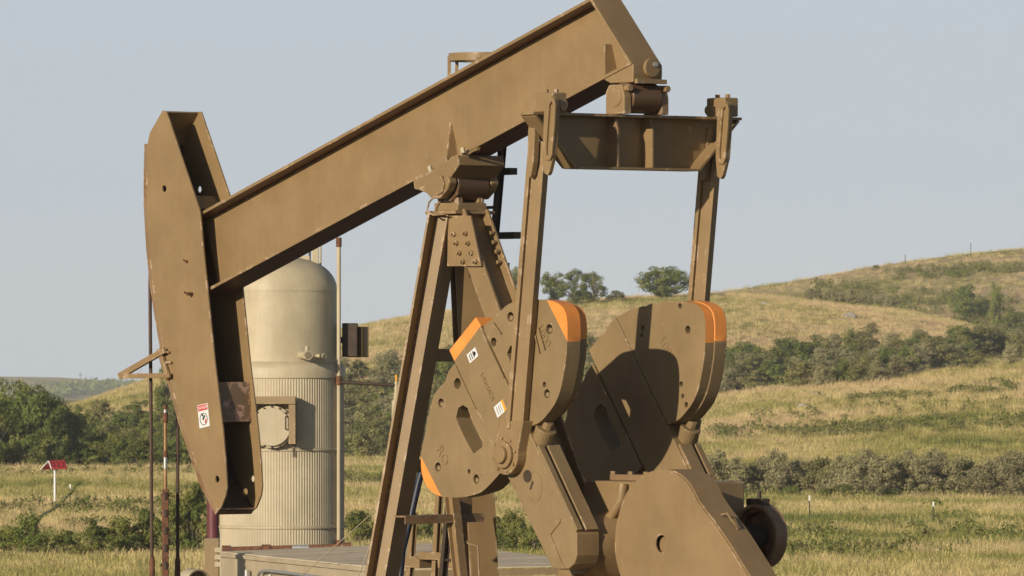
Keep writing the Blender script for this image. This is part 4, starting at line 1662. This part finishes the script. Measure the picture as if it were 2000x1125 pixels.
for k in (15, 18, 24):
    p = hoop[k]
    MB().box(p - Z_ * .55, R_, F_, Z_, .018, .018, .56).build('cage_bar', M['tan'], lad)
for px0, px1, y0 in ((858, 846, 965), (809, 795, 1000)):
    MB().hbeam(P(px0, y0, .9), P(px1, 1200, .9), .06, .06, .01, .01, (0, 1, 0)).build('lower_rail', M['tan'], lad)
for cx_, cy_, hw_, hy_ in ((822, 1097, .17, .06), (902, 1100, .20, .05), (880, 1086, .36, .04)):
    q = P(cx_, cy_, 1.0)
    MB().box(q, (1, 0, 0), (0, 1, 0), (0, 0, 1), hw_, .16, hy_).build('landing_step', M['tan'], lad, bevel=0.004)

# --- equaliser beam
XE = P(1246, 228, 0).x
ZT = P(1246, 224, 0).z
ZBq = P(1246, 332, 0).z
HX = .11
XG = P(1246, 228, 0).x - HX + .015          # the girder sits a little behind the bearing line
eq = part_empty('equalizer', pj)
MB().prism([(XG - HX, ZT - .028), (XG + HX, ZT - .028), (XG + HX, ZT), (XG - HX, ZT)], -1.36, 1.36).build('top_flange', M['tan'], eq, bevel=0.004)
MB().abox(XG - .082, XG - .058, -.82, .82, ZBq + .026, ZT - .029).build('web', M['tan'], eq)
for s in (-1, 1):
    # web ends
    mb = MB()
    a, b, c = (.8205 * s, ZBq + .03), (.8205 * s, ZT - .03), (1.27 * s, ZT - .03)
    vs = [(XG + dx, y, z) for dx in (-.082, -.058) for (y, z) in (a, b, c)]
    mb.add(vs, [(0, 1, 2), (5, 4, 3), (0, 3, 4, 1), (1, 4, 5, 2), (2, 5, 3, 0)])
    mb.build('web_end', M['tan'], eq)
    p0, p1 = Vector((XG, .80 * s, ZBq + .012)), Vector((XG, 1.325 * s, ZT - .032))
    t = (p1 - p0).normalized()
    MB().box((p0 + p1) / 2, (1, 0, 0), t, Vector((1, 0, 0)).cross(t), HX - .004, (p1 - p0).length / 2, .014).build('end_flange', M['tan'], eq, bevel=0.003)
MB().abox(XG - HX + .004, XG + HX - .004, -.79, .79, ZBq, ZBq + .024).build('bottom_flange', M['tan'], eq, bevel=0.004)
for y, m in ((-.26, 'tan_rusty'), (.19, 'tan')):
    MB().prism([(XG - .057, ZBq + .025), (XG + HX - .006, ZBq + .025), (XG + HX - .006, ZT - .15), (XG + HX - .05, ZT - .029), (XG - .057, ZT - .029)], y - .012, y + .012).build('stiffener', M[m], eq, bevel=0.003)
# centre bearing: two ears, barrel, cap and clevis up to the beam
ceb = XZ(1208, 196, -.26)
for y0, y1 in ((-.29, -.20), (.20, .29)):
    MB().prism([(XE - .15, ZT + .001), (XE + .13, ZT + .001), (XE + .13, ZT + .17), (XE + .09, ZT + .29), (XE - .10, ZT + .29), (XE - .15, ZT + .22)], y0, y1).build('bearing_ear', M['tan'] if y0 < 0 else M['tan_rusty'], eq, bevel=BV)
MB().cyl((XE, -.185, ZT + .165), (XE, .185, ZT + .165), .155, n=32).build('bearing_barrel', M['greasy'], eq, bevel=0.01, smooth=True)
MB().cyl((XE, -.30, ZT + .165), (XE, -.27, ZT + .165), .09, n=24).build('bearing_cap', M['tan'], eq, bevel=0.005)
for y in (-.245, .245):
    MB().cyl((XE + .10, y, ZT + .255), (XE + .175, y, ZT + .255), .035, n=6).build('cap_bolt', M['tan'], eq, bevel=0.003)
# the clevis bolted under the walking beam
qa = Vector((XE, 0, ZT + .30))
alq = (qa - b0).dot(e)
zbeam = (b0 + e * alq).z
tail = part_empty('tail_bearing', pj)
cp = [(XE - .20, ZT + .31), (XE + .14, ZT + .31), (XE + .15, ZT + .40)]
qb1 = b0 + e * (alq + .20) - nb * .003
qb0 = b0 + e * (alq - .27) - nb * .003
cp += [(qb1.x, qb1.z), (qb0.x, qb0.z)]
MB().prism(cp, -.19, .19).build('clevis_block', M['tan'], tail, bevel=0.01)
MB().cyl((XE + .148, 0.03, ZT + .46), (XE + .19, 0.03, ZT + .46), .095, n=24).build('grease_cap', M['tan'], tail, bevel=0.006)
MB().cyl((XE + .19, 0.05, ZT + .49), (XE + .22, 0.05, ZT + .49), .025, n=6).build('cap_bolt', M['steel'], tail)
MB().abox(XE + .145, XE + .185, -.17, .22, ZT + .30, ZT + .345).build('clevis_lip', M['tan'], tail, bevel=0.004)

# --- pitmans with their yokes and wrist pins
YP = 1.12
wrist = XZ(993, 888, -YP)


def pitman(s):
    o = part_empty('pitman', pj)
    def shift(ob):
        if s > 0:
            for v in ob.data.vertices:
                v.co.y += 2 * YP + .01
        return ob
    def flip(ob):
        if s > 0:
            for v in ob.data.vertices:
                v.co.y = -v.co.y
            bm = bmesh.new()
            bm.from_mesh(ob.data)
            bmesh.ops.reverse_faces(bm, faces=bm.faces)
            bm.to_mesh(ob.data)
            bm.free()
        return ob
    top = P(1054, 275, -YP)
    bot = P(1009, 838, -YP)
    flip(MB().hbeam(top, bot, .10, .20, .045, .035, (math.cos(.3), -s * math.sin(.3), 0)).build('pitman_beam', M['tan'], o, bevel=0.004))
    # yoke straps in front of and behind the equaliser flange
    yo = [(1062, 215), (1065, 197), (1071, 188.5), (1077, 186), (1083, 191), (1086, 204), (1085, 240), (1081, 300), (1073, 335), (1069, 343), (1062, 338), (1059, 300)]
    pts = [XZ(x, y, -YP - .15) for x, y in yo]
    shift(MB().prism(pts, -YP - .15, -YP - .10).build('yoke_strap', M['tan'], o, bevel=0.008))
    slot = [XZ(x, y, -YP - .17) for x, y in [(1073, 205), (1078, 198), (1080, 203), (1079, 240), (1073, 300), (1068, 305), (1067, 290)]]
    rim = [XZ(x, y, -YP - .17) for x, y in [(1066, 203), (1071, 192), (1077, 189), (1083, 194), (1085, 206), (1083, 245), (1078, 304), (1074, 313), (1065, 312), (1061, 300)]]
    shift(MB().prism(rim, -YP - .175, -YP - .151, [slot]).build('yoke_rim', M['tan'], o, bevel=0.004))
    dx = -.37
    shift(MB().prism([(pts[0][0] + dx + (x - pts[0][0]) * .55 + .07, pts[1][1] - .22 + (z - pts[1][1]) * .72) for x, z in pts], -YP - .10, -YP - .03).build('yoke_strap', M['tan'], o, bevel=0.008))
    flip(MB().cyl((XE - .20, -YP + .02, ZT + .07), (XE + .17, -YP + .02, ZT + .07), .05, n=16).build('yoke_pin', M['tan'], o, smooth=True))
    flip(MB().abox(XE - .15, XE + .13, -YP - .09, -YP + .09, ZT + .001, ZT + .19).build('pin_block', M['tan'], o, bevel=0.015))
    for x in (XE - .08, XE + .07):
        flip(MB().cyl((x, -YP, ZT + .19), (x, -YP, ZT + .225), .028, n=6).build('block_bolt', M['tan'], o, bevel=0.003))
    # foot with the wrist pin
    wx, wz = wrist
    tl = [XZ(985, 822, -YP), XZ(1029, 822, -YP)]
    r = .20
    ft_ = [tl[0], tl[1]] + [(wx + r * math.cos(a), wz + r * math.sin(a)) for a in [math.radians(k) for k in range(8, -196, -12)]]
    flip(MB().prism(ft_, -YP - .05, -YP + .085).build('pitman_foot', M['tan'], o, bevel=0.012))
    flip(MB().cyl((wx, -YP - .051, wz), (wx, -YP - .085, wz), .135, n=32).build('bearing_ring', M['tan'], o, bevel=0.008))
    flip(MB().cyl((wx, -YP - .086, wz), (wx, -YP - .125, wz), .085, n=28).build('pin_nut', M['tan'], o, bevel=0.01))
    for k in range(8):
        a = k * math.pi / 4 + .2
        c_ = (wx + .165 * math.cos(a), wz + .165 * math.sin(a))
        flip(MB().cyl((c_[0], -YP - .05, c_[1]), (c_[0], -YP - .066, c_[1]), .016, n=6).build('ring_bolt', M['tan'], o))
    return o


pitman(-1)
pitman(1)

# --- cranks with their counterweights
YF = -1.04          # outer face of the near weights


def px_poly(pp, y=YF):
    return [XZ(a, b, y) for a, b in pp]


ARM = [(931, 619), (941, 637), (946, 649), (1037, 846), (1075, 927), (1129, 1043), (1129, 1085), (1124, 1101), (1113, 1111), (1098, 1113), (1080, 1108), (995, 934), (959, 856), (892, 712), (879, 684)]
UR = [(947, 648), (944, 637), (956, 627), (977, 608), (993, 594), (1012, 588), (1035, 586), (1055, 585), (1070, 586), (1087, 591), (1098, 599), (1105, 611), (1108, 630), (1108, 667), (1105, 707), (1095, 760), (1084, 788), (1070, 808), (1055, 824), (1034, 834)]
LOW = [(889, 709), (876, 725), (870, 743), (848, 771), (838, 806), (829, 853), (823, 884), (822, 905), (824, 926), (831, 946), (843, 960), (862, 970), (892, 972), (916, 969), (940, 961), (956, 947), (976, 925), (984, 914)]
LSLOT = [(890, 816), (895, 797), (904, 791), (913, 797), (923, 826), (942, 864), (942, 873), (925, 886), (911, 862), (895, 828)]
USLOT = [(990, 690), (997, 675), (1008, 677), (1020, 702), (1031, 738), (1014, 742), (1001, 716)]
LBOLT = [(861, 787, .045), (855, 912, .047), (930, 936, .047), (916, 921, .025), (893, 749, .055)]
UBOLT = [(997, 619, .05), (1073, 643, .05), (1068, 769, .045), (1063, 751, .028), (964, 668, .045), (1025, 612, .03)]


def two_tone(ob, a, b, side, rim=False):
    """paint the faces of the tip beyond the line a-b orange"""
    (x0_, z0_), (x1_, z1_) = a, b
    nx, nz = -(z1_ - z0_), (x1_ - x0_)
    nn = Vector((nx, 0, nz)).normalized() * side
    bm = bmesh.new()
    bm.from_mesh(ob.data)
    bmesh.ops.bisect_plane(bm, geom=bm.verts[:] + bm.edges[:] + bm.faces[:], plane_co=Vector((x0_, 0, z0_)), plane_no=nn)
    for f in bm.faces:
        c_ = f.calc_center_median()
        if (c_ - Vector((x0_, 0, z0_))).dot(nn) > 1e-4 and not (rim and abs(f.normal.y) > .5):
            f.material_index = 1
    bm.to_mesh(ob.data)
    bm.free()
    ob.data.materials.append(M['orange'])


def crank(s):
    o = part_empty('crank', pj)
    made = []
    def add(ob):
        made.append(ob)
        return ob
    arm = add(MB().prism(px_poly(ARM), YF - .016, -.765).build('crank_arm', M['cast'], o, bevel=0.010))
    if s < 0:
        two_tone(arm, XZ(889, 706, YF), XZ(941, 637, YF), 1)
    # outer weights
    ur = soften(px_poly(UR))
    low = soften(px_poly(LOW))
    add_holes = [circ(*XZ(x, y, YF), r, 14) for x, y, r in UBOLT if s < 0] + [px_poly(USLOT)] if s < 0 else []
    for poly, holes, y0, y1, nm in ((ur, add_holes, YF, -.872, 'counterweight'),
                                    (low, [px_poly(LSLOT)] + ([circ(*XZ(x, y, YF), r, 14) for x, y, r in LBOLT]), YF, -.872, 'counterweight')):
        w = add(MB().prism(poly, y0, y1, holes).build(nm, M['cast'], o, bevel=0.014, smooth=True))
        if poly is ur:
            two_tone(w, XZ(1068, 586, YF), XZ(1108, 667, YF), 1)
        else:
            two_tone(w, XZ(823, 893, YF), XZ(862, 970, YF), -1)
    # inner weights, a little smaller
    def shrink(poly, k):
        cx_ = sum(p[0] for p in poly) / len(poly)
        cz_ = sum(p[1] for p in poly) / len(poly)
        return [(cx_ + (x - cx_) * k, cz_ + (z - cz_) * k) for x, z in poly]
    iholes = [circ(*XZ(x, y, YF), r * .8, 14) for x, y, r in [(1073, 643, .05), (1058, 596, .035), (1060, 751, .035), (1063, 775, .03), (1070, 792, .035), (985, 640, .035), (983, 655, .03)]] if s > 0 else [px_poly(USLOT)]
    wi = add(MB().prism(shrink(ur, .985 if s > 0 else .93), -.868, -.760, iholes).build('counterweight', M['cast'], o, bevel=0.014))
    two_tone(wi, XZ(1066, 584, YF), XZ(1106, 667, YF), 1, s > 0)
    sh = shrink(low, .985 if s > 0 else .95)
    wl_ = add(MB().prism(sh, -.868, -.760, [px_poly(LSLOT)]).build('counterweight', M['cast'], o, bevel=0.014))
    if s > 0:
        add(MB().prism(px_poly([(932, 619), (958, 604), (984, 596), (984, 636), (947, 647)]), -.868, -.768).build('arm_shoulder', M['cast'], o, bevel=0.010))
    two_tone(wl_, XZ(823, 893, YF), XZ(862, 970, YF), -1)
    for x, y, r in LBOLT[:3] + UBOLT[:3]:
        q = P(x, y, YF)
        add(MB().cyl((q.x + .01, YF + .05, q.z - .01), (q.x + .01, YF + .002, q.z - .01), r * .55, n=6).cyl((q.x + .01, -.87, q.z - .01), (q.x + .01, YF + .06, q.z - .01), r * .8, n=12).build('weight_bolt', M['cast'], o, bevel=0.003))
    # ribs and clip marks cast on the faces
    for (a, b) in (((945, 649), (987, 738)), ((892, 714), (931, 797)), ((966, 630), (981, 652)), ((1046, 648), (1056, 690)), ((1054, 640), (1066, 683))):
        p0_, p1_ = P(*a, YF), P(*b, YF)
        t_ = (p1_ - p0_).normalized()
        add(MB().box((p0_ + p1_) / 2 - Vector((0, .018, 0)), t_, (0, 1, 0), t_.cross(Vector((0, 1, 0))), (p1_ - p0_).length / 2, .006, .006).build('cast_rib', M['cast'], o))
    # lower arm: raised pad, old pin bores, lug on the edge
    pad = px_poly([(1066, 1043), (1092, 1012), (1097, 1013), (1099, 1018), (1079, 1044), (1101, 1100), (1109, 1111), (1097, 1111)])
    add(MB().prism(pad, YF - .030, YF - .0165).build('arm_rib', M['cast'], o, bevel=0.006))
    # grooved edge of the arm
    p0_, p1_ = P(1048, 868, YF), P(1129, 1043, YF)
    t_ = (p1_ - p0_).normalized()
    nn = Vector((t_.z, 0, -t_.x))
    if nn.x < 0:
        nn = -nn
    for ya, yb in ((YF - .016, YF + .055), (YF + .10, -.78)):
        add(MB().box((p0_ + p1_) / 2 + nn * .017 + Vector((0, (ya + yb) / 2, 0)) - Vector((0, YF, 0)), t_, (0, 1, 0), nn, (p1_ - p0_).length / 2 - .03, (yb - ya) / 2, .018).build('edge_rail', M['cast'], o, bevel=0.005))
    q = P(1045, 862, YF)
    add(MB().cyl((q.x - .03, YF + .10, q.z - .02), Vector((q.x - .03, YF + .10, q.z - .02)) + (nn * .6 + Vector((.15, 0, .75))).normalized() * .17, .095, .11, 20).build('edge_lug', M['cast'], o, bevel=0.012))
    add(MB().cyl(Vector((q.x - .03, YF + .10, q.z - .02)) + (nn * .6 + Vector((.15, 0, .75))).normalized() * .17, Vector((q.x - .03, YF + .10, q.z - .02)) + (nn * .6 + Vector((.15, 0, .75))).normalized() * .24, .055, n=8).build('lug_bolt', M['cast'], o, bevel=0.006))
    q = P(1033, 930, YF)
    add(MB().cyl((q.x, YF - .022, q.z), (q.x, YF - .017, q.z), .062, n=20).build('pin_bore', M['brown_dark'], o))
    q = P(1047, 951, YF)
    rr_ = [Vector((q.x + .11 * math.cos(t), YF - .017, q.z + .15 * math.sin(t))) for t in [k * math.pi / 10 for k in range(-8, 9)]]
    add(MB().tube(rr_, .005, 4).build('bore_ring', M['cast'], o))
    q = P(1041, 948, YF)
    add(MB().box((q.x, YF - .018, q.z), (.45, 0, .9), (0, 1, 0), (.9, 0, -.45), .045, .003, .012).build('bore_mark', M['brown_dark'], o))
    if s > 0:
        for ob in made:
            for v in ob.data.vertices:
                v.co.y = -v.co.y
            bm = bmesh.new()
            bm.from_mesh(ob.data)
            bmesh.ops.reverse_faces(bm, faces=bm.faces)
            bm.to_mesh(ob.data)
            bm.free()
    return o


ck_near = crank(-1)
ck_far = crank(1)
adir = (P(1055, 900, YF) - P(945, 649, YF)).normalized()     # along the near arm, downwards
across = Vector((-adir.z, 0, adir.x))
if across.x < 0:
    across = -across


def sticker(px, py, hw_, hh_, header, rot=0.0):
    c_ = P(px, py, YF - .016) - Vector((0, .003, 0))
    ux = (P(px + 30, py - 17 * 1.6, YF) - P(px, py, YF)).normalized()
    uz = Vector((-ux.z, 0, ux.x))
    MB().box(c_, ux, (0, 1, 0), uz, hw_, .002, hh_).build('sticker', M['decal'], ck_near)
    if header:
        MB().box(c_ + ux * (hw_ * .8) - Vector((0, .0025, 0)), ux, (0, 1, 0), uz, hw_ * .2, .001, hh_).build('sticker_stripe', M[header], ck_near)
    for k in range(3):
        MB().box(c_ - ux * hw_ * (.55 - .4 * k) - Vector((0, .0025, 0)), ux, (0, 1, 0), uz, hw_ * .07, .001, hh_ * .7).build('sticker_print', M['steel'] if header else M['black'], ck_near)
    if not header:
        MB().cyl(c_ + ux * hw_ * .45 - Vector((0, .002, 0)), c_ + ux * hw_ * .45 - Vector((0, .0045, 0)), hh_ * .45, n=12).build('sticker_print', M['black'], ck_near)


sticker(923.5, 694, .075, .050, None)
sticker(977.5, 798, .080, .060, 'yellow')
for body, px, py, sz in (('1000', 1063, 655, .13), ('RO', 865, 890, .15), ('1-94110CA', 952, 755, .07)):
    c_ = P(px, py, YF - (.016 if px == 952 else 0))
    text_mesh('cast_lettering', body, sz, .005, M['cast'], c_ - Vector((0, .003, 0)), adir, across, ck_near)
cf = P(1302, 682, .760)
text_mesh('cast_lettering', '1000', .15, .004, M['cast'], cf - Vector((0, .002, 0)), adir, across, ck_far)

# --- gear reducer, guard, brake drum
gb = part_empty('gear_reducer', pj)
g_l, g_r = P(1140, 940, -.40), P(1345, 940, -.40)
far_r = P(1455, 935, .62).x
zt_ = P(1250, 939, -.1).z
MB().prism([(g_l.x, 1.2), (far_r, 1.2), (far_r, zt_), (g_l.x, zt_)], -.40, .62).build('gear_case', M['tan'], gb, bevel=0.02)
zl = P(1230, 927, -.3).z
MB().abox(P(1190, 930, -.30).x, far_r - .35, -.30, .50, zt_ + .001, zl).build('case_lid', M['tan_rusty'], gb, bevel=0.012)
for px in (1198, 1232, 1262):
    q = P(px, 928, -.24)
    MB().cyl((q.x, -.24, zl), (q.x, -.24, zl + .03), .03, n=6).build('lid_bolt', M['tan'], gb)
sh_c = XZ(1112, 1068, -.90)
MB().cyl((sh_c[0], -.76, sh_c[1]), (sh_c[0], -.41, sh_c[1]), .27, .34, 36).build('shaft_housing', M['tan'], gb, bevel=0.01, smooth=True)
MB().cyl((sh_c[0], -.95, sh_c[1]), (sh_c[0], 1.05, sh_c[1]), .14, n=28).build('crank_shaft', M['tan'], gb, smooth=True)
MB().cyl((sh_c[0], .63, sh_c[1]), (sh_c[0], .76, sh_c[1]), .30, n=36).build('shaft_housing', M['tan'], gb, bevel=0.01, smooth=True)
zf = P(1180, 1024, -.45).z
MB().abox(g_l.x - .05, far_r + .03, -.46, .66, zf - .03, zf + .03).build('case_flange', M['tan'], gb, bevel=0.006)
MB().tube([P(1217, 945, -.44), P(1214, 975, -.46), P(1200, 1000, -.47), P(1185, 1020, -.48)], .05, 10).build('case_rib', M['tan'], gb, smooth=True)
MB().tube([P(1172, 1030, -.50), P(1170, 1060, -.54), P(1172, 1100, -.52), P(1185, 1135, -.48)], .045, 10).build('case_rib', M['tan'], gb, smooth=True)
MB().prism([(g_l.x - .25, .25), (far_r + .2, .25), (far_r + .1, 1.199), (g_l.x - .2, 1.199)], -.6, .8).build('pedestal', M['tan'], gb, bevel=0.01)
MB().abox(P(1092, 1118, -.7).x, P(1126, 1118, -.7).x, -.72, -.5, 1.2, P(1100, 1112, -.7).z).build('pedestal_bracket', M['tan'], gb, bevel=0.01)

gd = part_empty('belt_guard', pj)
GP = [(1470, 1140), (1409, 1043), (1364, 982), (1348, 951), (1338, 939), (1329, 931), (1321, 926), (1312, 922), (1303, 920.5), (1295, 920), (1288, 920.3), (1278, 922), (1267, 925), (1257, 930), (1247, 937), (1236, 947), (1228, 957), (1221, 969), (1215, 983), (1210, 999), (1206, 1016), (1203, 1032), (1201, 1063), (1203, 1090), (1210, 1118), (1222, 1150), (1290, 1240), (1420, 1300), (1530, 1300), (1540, 1260)]
YG = -.76
gp = soften(px_poly(GP, YG))
MB().prism(gp, YG, YG + .015, [circ(*XZ(1292, 1062, YG), .085, 24)]).build('guard_face', M['tan'], gd, bevel=0.006)
lp = gp + [gp[0]]
st_ = strip(lp, .0, .016, YG + .016, -.415)
st_.build('guard_rim', M['tan'], gd, smooth=True)
q = P(1300, 1066, -.70)
MB().cyl((q.x, -.70, q.z), (q.x, -.42, q.z), .10, n=20).build('pulley_hub', M['tan'], gd, smooth=True)
q = P(1422, 1020, -.60)
ed = (P(1461, 1125, YG) - P(1409, 1043, YG)).normalized()
en = Vector((-ed.z, 0, ed.x))
if en.z < 0:
    en = -en
MB().tube([q - ed * .10 + Vector((0, -.03, 0)), q - ed * .07 + en * .05, q + en * .05 + ed * .02, q + ed * .08 + en * .04 + Vector((0, .03, 0)), q + ed * .10 - en * .02 + Vector((0, .08, 0))], .010, 6).build('guard_hook', M['tan'], gd, smooth=True)

bd = part_empty('brake_drum', pj)
dc_ = XZ(1474, 1047, .50)
c_ = Vector((dc_[0], .50, dc_[1]))
MB().lathe([(.28, 0), (.315, 0), (.315, .15), (.28, .15), (.28, 0)], c_, (0, 1, 0), 48).build('drum_rim', M['tan_rusty'], bd, smooth=True)
MB().lathe([(.001, .10), (.279, .10), (.279, .13), (.001, .13)], c_, (0, 1, 0), 40).build('drum_disc', M['rust'], bd, smooth=True)
MB().lathe([(.24, .03), (.275, .03), (.275, .09), (.24, .09), (.24, .03)], c_, (0, 1, 0), 40).build('brake_band', M['rust'], bd, smooth=True)
MB().cyl((far_r, .58, dc_[1]), (c_.x, .58, dc_[1]), .09, n=16).build('drum_arm', M['brown_dark'], bd)
MB().cyl(c_ + Vector((0, -.15, 0)), c_ + Vector((0, .14, 0)), .10, n=20).build('drum_hub', M['brown_dark'], bd)
q = c_ + Vector((-.02, .06, .33))
MB().box(q, (1, 0, 0), (0, 1, 0), (0, 0, 1), .12, .05, .035).cyl(q + Vector((.02, 0, .03)), q + Vector((.02, 0, .11)), .022, n=8).cyl(q + Vector((-.08, -.05, 0)), q + Vector((-.08, .06, 0)), .03, n=8).build('brake_lug', M['brown_dark'], bd, bevel=0.006)

# --- skid under it all
MB().abox(-2.2, 5.6, -1.35, -1.05, 0, .249).abox(-2.2, 5.6, 1.05, 1.35, 0, .249).abox(-2.2, -1.9, -1.049, 1.049, 0, .249).abox(5.3, 5.6, -1.049, 1.049, 0, .249).build('skid', M['tan'], pj, bevel=0.01)

# ------------------------------------------------------------------ air
HZ0, HZ1 = -27.5, 62.0
hz = MB()
cs_ = [SD(-4300, -950), SD(4300, -950), SD(4300, 5400), SD(-4300, 5400)]
hz.hexa([Vector((p.x, p.y, HZ0)) for p in cs_] + [Vector((p.x, p.y, HZ1)) for p in cs_])
hm = bpy.data.materials.new('pale_air')
hm.use_nodes = True
hn, hl = hm.node_tree.nodes, hm.node_tree.links
hn.clear()
ho = hn.new('ShaderNodeOutputMaterial')
hv = hn.new('ShaderNodeVolumePrincipled')
hv.inputs['Color'].default_value = (0.93, 0.96, 1.0, 1)
hv.inputs['Density'].default_value = 0.8e-4
hv.inputs['Anisotropy'].default_value = -0.25
hl.new(hv.outputs[0], ho.inputs['Volume'])
h_o = hz.build('haze', hm)
tag(h_o, 'thin pale air that fades the far plateau', 'haze', None, 'stuff')
